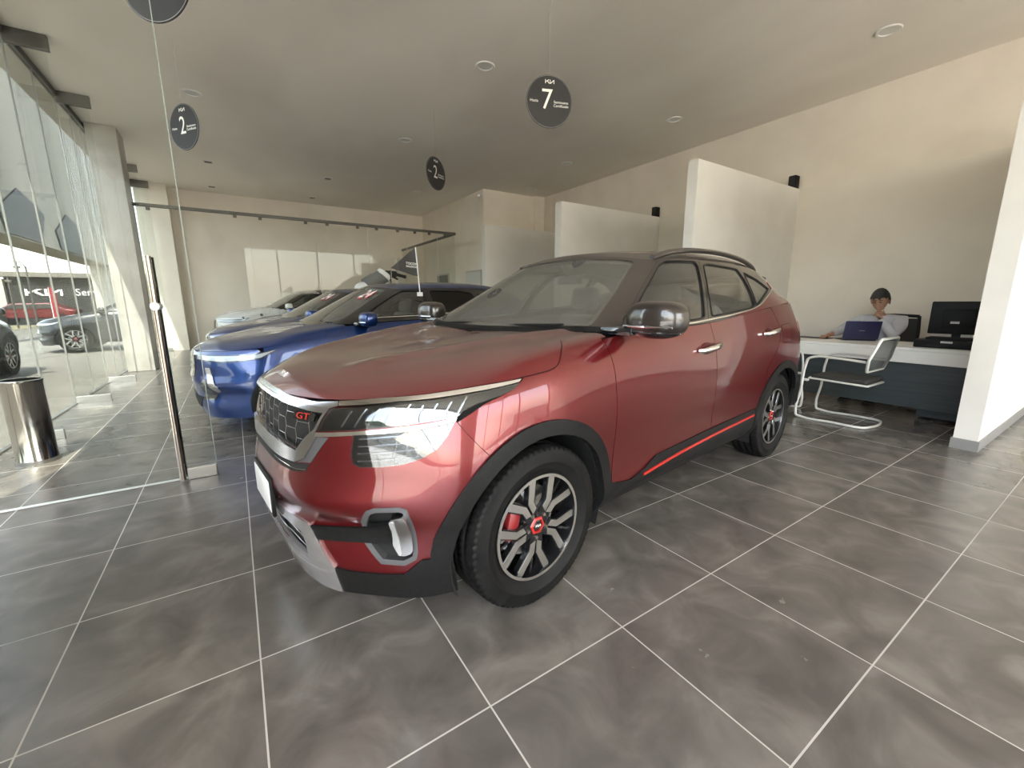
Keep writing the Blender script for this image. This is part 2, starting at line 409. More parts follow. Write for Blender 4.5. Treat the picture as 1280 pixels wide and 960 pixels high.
# ---- body rows: columns c0 (nose centre) .. c14 (tail centre)
LOWER = [
 [(-.765,0,.175),(-.75,.3,.175),(-.695,.47,.175),(-.60,.60,.18),(-.49,.73,.19),(-.39,.81,.215),(0,.835,.26),(.45,.815,.27),(1.4,.80,.27),(2.2,.81,.27),(2.65,.83,.28),(3.0,.80,.32),(3.22,.70,.33),(3.36,.4,.33),(3.39,0,.33)],
 [(-.80,0,.30),(-.785,.3,.30),(-.72,.48,.30),(-.61,.62,.30),(-.49,.75,.31),(-.39,.83,.33),(0,.87,.34),(.45,.86,.345),(1.4,.855,.345),(2.2,.865,.345),(2.65,.875,.35),(3.02,.84,.37),(3.26,.74,.38),(3.42,.4,.38),(3.45,0,.38)],
 [(-.81,0,.47),(-.785,.3,.465),(-.70,.49,.465),(-.595,.63,.465),(-.49,.755,.465),(-.385,.845,.465),(0,.885,.47),(.45,.865,.47),(1.4,.86,.47),(2.2,.875,.47),(2.65,.89,.47),(3.05,.855,.50),(3.30,.75,.52),(3.47,.4,.52),(3.50,0,.52)],
 [(-.83,0,.53),(-.81,.3,.53),(-.745,.50,.53),(-.625,.645,.53),(-.505,.765,.53),(-.385,.85,.53),(0,.892,.53),(.45,.87,.54),(1.4,.865,.54),(2.2,.88,.54),(2.65,.895,.54),(3.06,.86,.57),(3.31,.75,.60),(3.475,.4,.60),(3.50,0,.60)],
 [(-.81,0,.66),(-.79,.3,.66),(-.72,.50,.66),(-.62,.635,.66),(-.50,.755,.665),(-.385,.845,.67),(0,.898,.67),(.45,.885,.68),(1.4,.885,.68),(2.2,.89,.68),(2.65,.90,.68),(3.06,.87,.70),(3.30,.76,.72),(3.46,.4,.72),(3.49,0,.72)],
 [(-.80,0,.80),(-.78,.3,.80),(-.705,.50,.80),(-.60,.635,.80),(-.465,.755,.80),(-.35,.83,.81),(0,.892,.82),(.45,.892,.84),(1.4,.895,.86),(2.2,.897,.88),(2.65,.90,.88),(3.05,.87,.87),(3.28,.76,.87),(3.43,.4,.87),(3.46,0,.87)],
 [(-.785,0,.885),(-.76,.3,.885),(-.68,.50,.89),(-.575,.63,.895),(-.435,.74,.905),(-.31,.81,.92),(0,.868,.95),(.45,.878,.985),(1.4,.885,1.01),(2.2,.89,1.04),(2.65,.888,1.04),(3.01,.855,1.03),(3.24,.75,1.02),(3.38,.4,1.02),(3.41,0,1.02)],
 [(-.715,0,.955),(-.69,.28,.95),(-.615,.47,.95),(-.505,.595,.955),(-.38,.695,.97),(-.25,.76,.99),(.0,.81,1.045),(.45,.82,1.100),(1.4,.848,1.138),(2.2,.85,1.208),(2.65,.825,1.238),(2.97,.775,1.245),(3.14,.67,1.24),(3.25,.4,1.24),(3.28,0,1.24)],
]
def cap_row(c, s14): return c + s14[8:]
LOWER += [
 cap_row([(-.62,0,.995),(-.595,.23,.995),(-.53,.39,1.0),(-.43,.50,1.01),(-.32,.58,1.025),(-.20,.635,1.045),(.05,.67,1.085),(.42,.68,1.115)], LOWER[7]),
 cap_row([(-.42,0,1.03),(-.40,.16,1.032),(-.35,.28,1.04),(-.28,.36,1.048),(-.20,.42,1.055),(-.10,.46,1.068),(.10,.49,1.095),(.36,.50,1.113)], LOWER[7]),
 cap_row([(-.12,0,1.065),(-.11,.08,1.066),(-.08,.14,1.07),(-.05,.19,1.073),(-.01,.22,1.077),(.04,.25,1.083),(.16,.27,1.097),(.31,.28,1.110)], LOWER[7]),
 cap_row([(.24,0,1.102),(.245,.01,1.102),(.25,.02,1.102),(.255,.025,1.102),(.26,.03,1.103),(.265,.035,1.103),(.275,.04,1.104),(.285,.045,1.105)], LOWER[7]),
]
GLASSH = [
 [(.26,0,1.10),(.28,.3,1.105),(.33,.53,1.115),(.41,.69,1.12),(.53,.775,1.115),(.78,.83,1.122),(1.1,.845,1.128),(1.42,.85,1.138),(1.9,.85,1.176),(2.3,.845,1.212),(2.7,.815,1.238),(2.97,.765,1.245),(3.12,.66,1.24),(3.22,.4,1.24),(3.25,0,1.24)],
 [(.55,0,1.27),(.57,.28,1.27),(.62,.49,1.27),(.69,.62,1.27),(.78,.70,1.27),(.95,.755,1.28),(1.19,.775,1.29),(1.45,.785,1.30),(1.92,.785,1.315),(2.3,.775,1.325),(2.68,.745,1.325),(2.92,.695,1.315),(3.07,.61,1.31),(3.17,.38,1.31),(3.20,0,1.31)],
 [(.80,0,1.41),(.82,.26,1.41),(.865,.46,1.405),(.93,.57,1.40),(1.0,.635,1.40),(1.11,.68,1.405),(1.28,.705,1.415),(1.49,.71,1.425),(1.94,.71,1.43),(2.3,.70,1.43),(2.66,.675,1.42),(2.88,.63,1.40),(3.02,.56,1.385),(3.12,.36,1.385),(3.15,0,1.385)],
 [(1.02,0,1.535),(1.035,.24,1.53),(1.075,.42,1.52),(1.12,.53,1.505),(1.17,.585,1.50),(1.25,.615,1.502),(1.36,.635,1.508),(1.53,.645,1.515),(1.95,.645,1.52),(2.3,.635,1.515),(2.63,.61,1.495),(2.84,.575,1.465),(2.98,.51,1.45),(3.06,.33,1.455),(3.08,0,1.455)],
]
ROOFCAP = [GLASSH[3],
 [(1.06,0,1.555),(1.075,.22,1.55),(1.12,.39,1.54),(1.165,.485,1.53),(1.215,.53,1.53),(1.29,.56,1.535),(1.4,.575,1.545),(1.56,.585,1.555),(1.95,.585,1.56),(2.3,.575,1.555),(2.6,.55,1.535),(2.79,.52,1.505),(2.92,.46,1.485),(3.0,.30,1.485),(3.02,0,1.485)],
 [(1.25,0,1.585),(1.26,.15,1.585),(1.29,.27,1.58),(1.33,.34,1.577),(1.38,.38,1.577),(1.45,.40,1.582),(1.54,.41,1.588),(1.66,.42,1.595),(1.97,.42,1.60),(2.25,.41,1.595),(2.48,.39,1.58),(2.62,.36,1.56),(2.72,.31,1.545),(2.79,.2,1.54),(2.81,0,1.54)],
 [(1.6,0,1.605),(1.605,.04,1.605),(1.62,.08,1.605),(1.64,.11,1.605),(1.67,.13,1.606),(1.71,.14,1.606),(1.76,.15,1.607),(1.82,.15,1.608),(1.97,.15,1.609),(2.1,.14,1.606),(2.2,.13,1.60),(2.27,.12,1.596),(2.32,.10,1.593),(2.36,.06,1.59),(2.37,0,1.59)],
 [(1.92,0,1.612),(1.92,.005,1.612),(1.923,.01,1.612),(1.926,.014,1.612),(1.93,.017,1.612),(1.935,.02,1.612),(1.945,.021,1.612),(1.96,.022,1.612),(1.98,.022,1.612),(2.0,.02,1.611),(2.01,.018,1.611),(2.02,.016,1.611),(2.03,.012,1.611),(2.035,.006,1.611),(2.04,0,1.611)],
]
# ---- materials the cars share
TYRE = noise_mat('tyre_rubber', (.005, .005, .005), (.009, .0085, .0085), 20, .6)
TYRE.node_tree.nodes['Principled BSDF'].inputs['Specular IOR Level'].default_value = .18
RIMS = mat('rim_machined', (.68, .67, .65), .30, 1.0); RIMB = mat('rim_black', (.012, .012, .013), .25, .3, .5)
PLASTIC = noise_mat('black_plastic', (.006, .006, .006), (.010, .010, .010), 60, .5)
PLASTIC.node_tree.nodes['Principled BSDF'].inputs['Specular IOR Level'].default_value = .2
GLOSSBLACK = mat('gloss_black', (.008, .008, .009), .12, 0, 1)
CHROME = mat('chrome', (.82, .82, .83), .08, 1.0); SATIN = mat('satin_chrome', (.62, .62, .63), .22, 1.0)
DARK = mat('dark_void', (.006, .006, .006), .8); REDP = mat('red_accent', (.45, .02, .015), .35, .1, .5)
LENS = glass_mat('lamp_lens', (.90, .92, .94), 1.4, .02); CARGLASS = glass_mat('car_glass', (.88, .89, .87), 1.5, .02, veil=.07)
SIDEGLASS = glass_mat('side_glass', (.66, .67, .65), 1.5, .02, veil=.04); PRIVACY = glass_mat('privacy_glass', (.05, .05, .055), 1.5, .02)
LAMPIN = mat('lamp_reflector', (.55, .56, .58), .15, 1.0); LAMPSH = mat('lamp_bowl', (.06, .063, .068), .14, 1.0); LAMPDK = mat('lamp_dark', (.03, .03, .035), .3, .4)
AMBER = mat('lamp_diffuser', (.75, .76, .76), .35, 0, .6); TAILRED = mat('tail_lamp_red', (.35, .01, .01), .15, 0, 1)
WHITE = mat('white_plastic', (.75, .75, .73), .4); SEATM = noise_mat('seat_fabric', (.035, .034, .034), (.05, .048, .047), 40, .8)
TRIMIN = mat('cabin_trim', (.03, .03, .03), .7); LINER = mat('headliner', (.35, .34, .32), .9)
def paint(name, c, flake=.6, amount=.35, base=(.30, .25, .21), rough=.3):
    """lacquered paint with a dusty film settled on the level surfaces"""
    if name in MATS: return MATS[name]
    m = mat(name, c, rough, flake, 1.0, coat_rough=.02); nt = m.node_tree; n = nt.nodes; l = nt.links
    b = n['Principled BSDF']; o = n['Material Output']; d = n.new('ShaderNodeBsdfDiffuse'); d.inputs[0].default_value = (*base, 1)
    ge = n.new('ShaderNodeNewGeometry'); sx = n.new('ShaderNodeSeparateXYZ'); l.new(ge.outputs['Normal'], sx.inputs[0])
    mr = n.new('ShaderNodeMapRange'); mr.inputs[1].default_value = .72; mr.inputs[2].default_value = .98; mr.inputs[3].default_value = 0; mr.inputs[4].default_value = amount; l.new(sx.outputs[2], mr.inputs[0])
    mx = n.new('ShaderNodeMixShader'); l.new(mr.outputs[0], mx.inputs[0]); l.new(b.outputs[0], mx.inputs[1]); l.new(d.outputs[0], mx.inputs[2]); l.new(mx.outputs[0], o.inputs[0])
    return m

WHEEL_R, TW = .345, .215
def tyre_mesh(parent):
    prof = []; h = TW / 2                                      # (radius, across) from inner bead over the tread to the outer bead
    out = [(.228, -h * .86), (.25, -h * .97), (.285, -h * 1.03), (.315, -h * 1.01), (.332, -h * .96)]
    tread = [(.3395, -h * .90), (.3395, -h * .89), (.344, -h * .78), (.3455, -h * .62), (.3452, -h * .50), (.338, -h * .49), (.338, -h * .41), (.346, -h * .40), (.3465, -h * .06), (.338, -h * .05), (.338, h * .03)]
    prof = out + tread + [(.3465, h * .04), (.346, h * .38), (.338, h * .39), (.338, h * .47), (.3452, h * .48), (.3455, h * .62), (.344, h * .78), (.3395, h * .89), (.3395, h * .90)]
    prof += [(.332, h * .96), (.324, h * .985), (.3225, h * .985), (.318, h * 1.0), (.285, h * 1.03), (.2835, h * 1.045), (.275, h * 1.045), (.2735, h * 1.03), (.25, h * .97), (.236, h * .90), (.228, h * .84)]
    n = 288; V = []; F = []; m = len(prof)
    for k in range(n):
        a = 2 * PI * k / n
        for r, y in prof:
            rr = r; ph = (k + (6 if y > 0 else 0) * abs(y) / h) % 4
            if r > .331 and abs(y) > h * .48 and ph < 1: rr = r - .008
            elif r > .3455 and abs(y) < h * .41 and (k % 4) < 1: rr = r - .005
            # moulded blocks on the sidewall shoulder
            if .314 < r < .33 and y > 0 and (k % 30) < 11 and (k % 2): rr = r; y = y - .0025
            V.append((rr * math.cos(a), -y, rr * math.sin(a)))   # outward is -y
    for k in range(n):
        for i in range(m - 1):
            a = k * m + i; b = ((k + 1) % n) * m + i; F.append((a, a + 1, b + 1, b))
    o = mesh_obj('tyre', V, F, TYRE, parent, smooth=True)
    return o
def make_wheel(style='y'):
    w = bpy.data.objects.new('wheel', None); COL.objects.link(w)
    tyre_mesh(w)
    yo = -TW / 2                                                # outer face plane
    MB().lathe([(.19, .09), (.222, .10), (.222, -.085), (.2295, -.092), (.2295, -.098), (.217, -.098), (.214, -.088), (.208, .05), (.19, .09)], axis='y', n=72).build('rim_barrel', RIMB, w, smooth=True)
    MB().lathe([(.2145, -.0985), (.2145, -.1), (.226, -.1), (.226, -.0985)], axis='y', n=72).build('rim_lip', RIMS, w, smooth=True)
    # dark spoke body behind the machined faces
    sp = MB(); fc = MB()
    for k in range(5):
        R = Matrix.Rotation(2 * PI * k / 5 + PI / 2, 4, 'Y')
        for sgn in (-1, 1):
            def q(pts): return [(x, z * sgn) for x, z in pts]
            arm = q([(.05, .002), (.122, .003), (.207, .057), (.206, .07), (.1965, .092), (.181, .092), (.107, .0385), (.072, .036), (.05, .034)])
            if sgn < 0: arm = arm[::-1]
            # turbine-like arms: every face has its own height step
            sp.prism([(x, z) for x, z in arm], 1, -.058, -.083, R)
            f2 = q([(.066, .005), (.120, .0065), (.2045, .062), (.2035, .070), (.195, .0885), (.184, .086), (.110, .0335), (.076, .031)])
            if sgn < 0: f2 = f2[::-1]
            fc.prism(f2, 1, -.083, -.0855, R)
        sp.prism([(.15, -.006), (.213, -.004), (.213, .004), (.15, .006)], 1, -.055, -.070, R)
    sp.build('spoke_body', RIMB, w); fc.build('spoke_face', RIMS, w)
    MB().cyl((0, -.045, 0), (0, -.081, 0), .072, .058, 40).build('hub', RIMB, w, smooth=True)
    cap = MB(); cap.lathe([(.0001, -.083), (.022, -.0855), (.027, -.083), (.028, -.081)], axis='y', n=6); cap.build('centre_cap', GLOSSBLACK, w)
    ring = MB(); ring.lathe([(.0285, -.081), (.030, -.088), (.037, -.086), (.040, -.081)], axis='y', n=6); ring.build('cap_ring', REDP, w)
    em = MB(); add_emblem(em, .010, Matrix.Translation((0, -.087, 0)) @ Matrix.Rotation(PI / 2, 4, 'X'), .0008); em.build('emblem', WHITE, w)
    for k in range(5):
        a = 2 * PI * (k + .5) / 5 + PI / 2
        MB().cyl((.053 * math.cos(a), -.075, .053 * math.sin(a)), (.053 * math.cos(a), -.088, .053 * math.sin(a)), .0095, .008, 6).build('lug_nut', CHROME, w)
    MB().lathe([(.06, .0), (.155, .0), (.155, -.012), (.06, -.012), (.06, 0)], axis='y', n=48).build('brake_disc', SATIN, w, smooth=True)
    return w
WHEEL_PROTO = None
def put_wheels(root, zc=.345, tw=.865, wb=2.62, scale=1, detail=True):
    global WHEEL_PROTO
    for s_, side in ((0, 1), (wb, 1), (0, -1), (wb, -1)):
        if WHEEL_PROTO is None: WHEEL_PROTO = make_wheel(); o = WHEEL_PROTO; o.parent = root
        else: o = copy_tree(WHEEL_PROTO, root)
        o.location = (s_, -side * (tw - TW / 2 + .005), zc); o.rotation_euler = (0, .35 if s_ else .12, 0 if side > 0 else PI)
        o.scale = (scale, 1, scale)
# ================================================================ the red crossover
class Car:
    def __init__(s, org, ang, label, group=None, warp=None, name='car', cat='car'):
        s.root = empty(name, (org[0], org[1], 0), ang, label, cat, group)
        s.O = np.array([org[0], org[1], 0]); s.e1 = np.array([math.cos(ang), math.sin(ang), 0]); s.e2 = np.array([math.sin(ang), -math.cos(ang), 0])
        s.low = Surf(LOWER, warp, nfull=8, ucols=8); s.gh = Surf(GLASSH, warp); s.roof = Surf(ROOFCAP, warp, nfull=2)
        s.roof.centre = np.array([1.9, 0, .5]); s.warp = warp
    def px(s, surf, pts):
        r = []
        c = np.array([0, 0, CAMH]) - s.O; c = np.array([c @ s.e1, c @ s.e2, c[2]])
        for p in pts:
            d = CR.T @ np.array([(p[0] - 640) / FOCAL, (p[1] - 480) / FOCAL, 1]); d = np.array([d @ s.e1, d @ s.e2, d[2]])
            h = surf.hit(c, d / np.linalg.norm(d))
            if h is not None: r.append(h)
            else: print('MISS', p)
        return r
def sym(poly):                      # half outline (u>=0, from the centreline out and back) -> whole outline
    P = [np.asarray(p, float) for p in poly]
    return P + [np.array([-p[0], p[1]]) for p in P[::-1]]
def arc(cx, cz, r, a0, a1, n=24, sx=1): return [(cx + r * sx * math.cos(math.radians(a0 + (a1 - a0) * i / n)), cz + r * math.sin(math.radians(a0 + (a1 - a0) * i / n))) for i in range(n + 1)]
def v_at(surf, level): return surf.vk[level]

def hood_disp(p, uv):
    s_, w, z = p[:, 0].copy(), np.abs(p[:, 1]), p[:, 2]
    t = np.clip((s_ + .68) / .95, 0, 1.2)
    ridge = .015 * np.exp(-((w - (.30 + .27 * t)) / .060)**2) * np.clip(t * 4, 0, 1)
    valley = -.008 * np.exp(-(w / .20)**2) * np.clip(t * 3, 0, 1)
    top = np.clip((z - .97) / .03, 0, 1) * np.clip((.32 - s_ + .2) / .1, 0, 1)
    p = p.copy(); p[:, 2] += (ridge + valley) * top
    return p

def build_shell(c, PAINT, ROOFM, PILLARM, BELT, hero=False, arch_r=.405):
    low, gh, roof = c.low, c.gh, c.roof; root = c.root
    low.disp = hood_disp
    # --- side outlines in (s, z)
    ax0, ax1, zc = 0.0, 2.62, .345
    def sd(pts, sf=low): return sf.side(pts)
    zt = lambda s_: np.interp(s_, [-.3, .0, .45, 1.4, 2.2, 2.65, 3.0], [.985, 1.04, 1.11, 1.16, 1.22, 1.24, 1.24]) 
    vb = low.vk[7] - .004; vbot = .012
    U = lambda s_, z: sd([(s_, z)])[0][0]
    def col(u, v): return np.array([u, v])
    archF = sd(arc(ax0, zc, arch_r, 188, -22, 36)); archR = sd(arc(ax1, zc, arch_r, 202, -12, 36))
    # door lines from photo: front edge, split, rear edge
    uF0, uF1 = U(.425, 1.03), U(.47, .45); uB0, uB1 = U(1.40, 1.10), U(1.505, .45)
    fl = [col(U(.41, 1.08), vb), col(uF0, low.vk[6] + .02), col(U(.455, .75), low.vk[4] + .08), col(uF1, low.vk[2]), col(U(.475, .36), .06)]
    bl = [col(U(1.39, 1.12), vb), col(uB0, low.vk[6] + .02), col(U(1.45, .75), low.vk[4] + .08), col(uB1, low.vk[2]), col(U(1.515, .36), .06)]
    rl = sd([(2.33, 1.20), (2.43, 1.10), (2.45, 1.0), (2.40, .90), (2.27, .78)]) + sd(arc(ax1, zc, arch_r + .05, 140, 178, 8))
    rl[0] = np.array([rl[0][0], vb])
    sill = lambda a, b: [col(U(a, .36), .03), col(U(b, .36), .03)]
    fd = fl[:] + [col(U(.475, .36), .03), col(U(1.515, .36), .03)] + bl[::-1]
    patch(low, fd, 'front_door', PAINT, root, off=0, gap=.0022, mirror=True)
    rd = bl[:] + [col(U(1.515, .36), .03), np.array([rl[-1][0], .03])] + rl[::-1]
    patch(low, rd, 'rear_door', PAINT, root, off=0, gap=.0022, mirror=True)
    # --- hood line along the flank (shared by hood and fender)
    if hero: hl = c.px(low, [(428, 500), (480, 497.5), (560, 488.5), (600, 482), (650, 472.5), (672, 467), (690, 461.5), (697, 456), (700, 447), (700.5, 425)])
    else: hl = low.side([(-.35, .935), (-.25, .945), (-.1, .965), (.05, .985), (.16, 1.0), (.22, 1.015), (.235, 1.04)])
    hl = [np.asarray(h) for h in hl]
    hl = smooth_line(hl, 5)
    # hood front lip from the centre out
    vlip = low.vk[6] + (low.vk[7] - low.vk[6]) * .35
    if hero: lip = [np.array([0, vlip]), np.array([hl[0][0] * .33, vlip]), np.array([hl[0][0] * .66, vlip + (hl[0][1] - vlip) * .5])]
    else: lip = [np.array([0, hl[0][1]]), np.array([hl[0][0] * .5, hl[0][1]])]
    # rear end of the hood: along the level lines at the cowl
    u7 = low.uk[len(low.uk) // 2 + 7]
    ucw = min(hl[-1][0] + .0, u7 - .03)
    ve = low.vmax
    rear_edge = [np.array([hl[-1][0], hl[-1][1]]), np.array([hl[-1][0], low.vk[7] + .0]), np.array([u7 - .01, low.vk[8]]), np.array([u7 - .01, ve - .002]), np.array([0, ve - .002])]
    hood = sym(lip + hl + rear_edge[1:])
    patch(low, hood, 'hood', PAINT, root, gap=.0015, step=.03, dens=.025)
    # --- bumper / fender split line
    if hero: bf = c.px(low, [(571, 528), (580, 538), (596, 550)])
    else: bf = sd([(-.30, .83), (-.31, .75), (-.325, .63)])
    bf = [np.asarray(b) for b in bf]
    a_in = int(np.argmin([np.linalg.norm(np.asarray(a) - bf[-1]) for a in archF])); bf[-1] = np.asarray(archF[a_in])
    # fender: hood line -> windscreen base -> door line -> arch -> bumper line
    fend = [bf[0]] + ([np.asarray(h) for h in c.px(low, [(605, 505), (640, 487), (651, 477)])] if hero else [hl[2]]) + [h for h in hl if h[0] > (hl[2][0] if not hero else c.px(low, [(652, 473)])[0][0])]
    u7_ = low.uk[len(low.uk) // 2 + 7]; fend += [np.array([hl[-1][0], low.vk[8]]), np.array([u7_ - .004, low.vk[8]]), np.array([u7_ - .004, vb + .004]), np.array([fl[0][0], vb + .004])] + fl[1:] + [np.array([fl[-1][0], .03])] + [a for a in archF[a_in + 1:][::-1] if a[0] < fl[-1][0] and a[1] > .03][:]
    fend = fend + bf[::-1][:-1]
    patch(low, fend, 'front_fender', PAINT, root, gap=.0018, mirror=True, step=.03)
    # --- front bumper skin
    vtop = low.vk[7] - .02
    low_c = [np.array([0, .0])]
    fa = [a for a in archF[:a_in] if a[1] > .012]
    bump = [np.array([0, vbot]), np.array([fa[0][0], vbot])] + fa + bf[::-1] + ([np.asarray(q) for q in c.px(low, [(560, 501), (500, 507), (424, 509)])] if hero else [hl[0] - np.array([0, .004])]) + [lip[-1] - np.array([0, .004]), np.array([0, lip[0][1] - .004])]
    holes = []
    if hero:
        g = HERO['grille']; fogp = HERO['fog']; lg = HERO['lower']
        holes = [c.G(g), c.G(fogp), [np.array([-p[0], p[1]]) for p in c.G(fogp)], c.G(lg)]
    patch(low, sym(bump[1:-1] + [bump[-1]]) if False else sym(bump), 'front_bumper', PAINT, root, gap=0, step=.028, holes=holes)
    # --- rear quarter and tail
    q = [np.array([rl[0][0], vb + .004])] + rl[1:-1] + [a for a in archR[5:] if a[1] > .03] + [np.array([archR[-1][0], .03]), np.array([low.umax - .62, .03]), np.array([low.umax - .62, low.vk[7] - .004])]
    patch(low, q, 'quarter_panel', PAINT, root, gap=.0018, mirror=True, step=.035)
    um = low.umax - .62
    for sg in (1,):
        patch(low, [(um, .03), (low.umax - .001, .03), (low.umax - .001, low.vk[7] - .004), (um, low.vk[7] - .004)], 'tailgate_half', PAINT, root, gap=.0, step=.04, mirror=True)
    # dark inner body, a little inside
    inn = sym([np.array([0, .002]), np.array([archF[0][0], .002])] + [a for a in archF if a[1] > .004] + [np.array([archF[-1][0], .002]), np.array([archR[0][0], .002])] + [a for a in archR if a[1] > .004] + [np.array([archR[-1][0], .002]), np.array([low.umax, .002]), np.array([low.umax, low.vk[7] - .01]), np.array([0.2, low.vk[7] - .01]), np.array([0, low.vk[7] - .05])]) 
    patch(low, inn, 'inner_body', DARK, root, off=-.03, thick=.004, step=.06)
    # --- greenhouse
    vk = gh.vk; vm = gh.vmax
    def gs(pts): return [np.asarray(p) for p in (c.px(gh, pts) if hero else gh.side(pts))]
    if hero:
        fw = gs([(784, 408), (791, 392), (806, 363), (824, 331), (831, 326.5), (868, 327.5), (872, 332), (878, 365), (880.5, 397), (840, 404)])
        rw = gs([(879, 331.5), (884, 330), (921, 336.5), (930, 349), (943, 381), (940, 384.5), (915, 390), (890, 395), (885, 365)])
        qw = gs([(929, 340.5), (945, 349), (960.5, 361), (956, 369), (949, 379), (945.5, 381), (937, 358)])
        wsc = gs([(737.5, 407.5), (745, 400), (770, 365), (793, 327)])
    else:
        fw = gs([(.66, 1.18), (.85, 1.30), (1.08, 1.43), (1.18, 1.475), (1.42, 1.48), (1.43, 1.2), (1.0, 1.18)])
        rw = gs([(1.52, 1.21), (1.52, 1.48), (1.9, 1.485), (2.08, 1.46), (2.25, 1.28), (2.24, 1.255), (1.9, 1.23)])
        qw = gs([(2.18, 1.45), (2.5, 1.42), (2.68, 1.35), (2.55, 1.29), (2.33, 1.27)])
        fw, rw, qw = [[np.asarray(x) for x in L] for L in (fw, rw, qw)]
        wsc = None
    ucor = gh.uk[len(gh.uk) // 2 + 3]
    if wsc: ws = [np.array([0, .035]), np.array([wsc[0][0] * .6, .033]), np.array([wsc[0][0] * .93, .034])] + wsc + [np.array([wsc[-1][0] * .9, vm - .022]), np.array([0, vm - .012])]
    else: ws = [np.array([0, .035]), np.array([ucor - .05, .035]), np.array([ucor - .02, .1]), np.array([ucor - .07, vm - .04]), np.array([0, vm - .02])]
    ws = sym(ws)
    uw = gh.umax
    rwin = [(uw - .60, .06), (uw - .001, .06), (uw - .001, vm - .03), (uw - .52, vm - .03)]
    rr = [np.array(p) for p in rwin]
    fwr, rwr, qwr = rounded(fw, .02), rounded(rw, .02), rounded(qw, .02)
    mir = lambda L: [np.array([-p[0], p[1]]) for p in L]
    rl_ = [np.array([p[0], p[1]]) for p in rwin]; 
    # one frame of pillars and rails with every opening cut out
    outer = [np.array([0, .0]), np.array([uw, .0]), np.array([uw, vm]), np.array([0, vm])]
    full = [np.array([-uw, 0.0]), np.array([0, 0.]), np.array([uw, 0.0]), np.array([uw, vm]), np.array([0, vm]), np.array([-uw, vm])]
    rh = rounded([(uw - .60, .06), (uw - .012, .06), (uw - .012, vm - .03), (uw - .52, vm - .03)], .03)
    patch(gh, full, 'pillar_frame', PILLARM, root, holes=[rounded(ws, .03), fwr, rwr, qwr, mir(fwr), mir(rwr), mir(qwr), rh, mir(rh)], thick=.03, step=.04, dens=.03)
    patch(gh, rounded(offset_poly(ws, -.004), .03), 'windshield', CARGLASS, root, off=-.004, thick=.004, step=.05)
    for nm, L, mm in (('front_side_window', fwr, SIDEGLASS), ('rear_side_window', rwr, SIDEGLASS if hero else PRIVACY), ('quarter_window', qwr, SIDEGLASS if hero else PRIVACY)):
        patch(gh, offset_poly(L, -.004), nm, mm, root, off=-.006, thick=.003, step=.05, mirror=True)
    patch(gh, offset_poly(rh, -.004), 'rear_window', CARGLASS, root, off=-.004, thick=.003, step=.06, mirror=True)
    # black edge band printed round the windscreen
    patch(gh, rounded(offset_poly(ws, -.002), .03), 'windshield_surround', GLOSSBLACK, root, holes=[rounded(offset_poly(ws, .022), .03)], off=-.0095, thick=.001, step=.05)
    # rubber seals round the side glass
    for L, nm in ((fwr, 'front_window_seal'), (rwr, 'rear_window_seal'), (qwr, 'quarter_window_seal')):
        patch(gh, offset_poly(L, -.007), nm, PLASTIC, root, holes=[offset_poly(L, .004)], off=.003, thick=.012, step=.05, mirror=True)
    # belt trim, with the kick up at the rear quarter
    if hero: bt = [np.asarray(p) for p in c.px(gh, [(868, 403.5), (885, 400), (905, 396), (925, 391), (940, 386.5), (950, 381), (957, 373), (964, 361.5)])]
    else: bt = [np.asarray(p) for p in gh.side([(.75, 1.165), (1.2, 1.175), (1.6, 1.195), (2.1, 1.235), (2.4, 1.26), (2.6, 1.295), (2.74, 1.35)])]
    if hero: bt = [np.array([gh.side([(.62, 1.15)])[0][0], .018]), np.array([gh.side([(1.0, 1.15)])[0][0], .012])] + bt
    bt = smooth_line(bt, 4)
    uq = uw - .61; tq = bt[-1][1]
    i0 = int(np.argmin([abs(p[0] - (gh.side([(1.75, 1.20)])[0][0])) for p in bt]))
    qp = [np.array([bt[i0][0], .0])] + bt[i0:] + [np.array([bt[-1][0] + .02, min(vm - .07, tq + .10)]), np.array([uq + .03, vm - .06]), np.array([uq, .0])]
    patch(gh, qp, 'quarter_panel_upper', PAINT, root, off=.004, thick=.006, step=.03, mirror=True)
    strip(gh, bt, .011, 'belt_trim', BELT, root, off=.006, thick=.008, mirror=True, step=.02)
    # roof skin
    rv = roof.vmax
    patch(roof, [np.array([-roof.umax, 0]), np.array([0, 0]), np.array([roof.umax, 0]), np.array([roof.umax, rv]), np.array([0, rv]), np.array([-roof.umax, rv])], 'roof', ROOFM, root, thick=.02, step=.05, dens=.045)
    # door shut line down the black pillar
    if hero:
        for L in ([(873, 326), (882, 362), (885.5, 398)],):
            ln = smooth_line([np.asarray(p) for p in c.px(gh, L)], 5); strip(gh, ln, .004, 'pillar_gap', DARK, root, off=.0008, thick=.001, mirror=True)
        ln = smooth_line([np.asarray(p) for p in c.px(gh, [(779, 408), (790, 383), (812, 342), (822, 325.5)])], 5)
        strip(gh, ln, .004, 'door_frame_gap', DARK, root, off=.0008, thick=.001, mirror=True)
    # wheel housings
    for ax in (ax0, ax1):
        for sg in (1, -1):
            m = MB(); prof = arc(ax, zc, arch_r + .012, -20, 200, 24)
            vs0 = [m.b.verts.new((x, -sg * .84, z)) for x, z in prof]; vs1 = [m.b.verts.new((x, -sg * .50, z)) for x, z in prof]
            for i in range(len(prof) - 1): m.b.faces.new([vs0[i], vs0[i + 1], vs1[i + 1], vs1[i]])
            m.b.faces.new(vs1)
            m.build('wheel_housing', DARK, root)
    # underbody
    MB().rbox(-.36, 3.2, -.62, .62, .225, .30, .03).build('underbody', DARK, root)
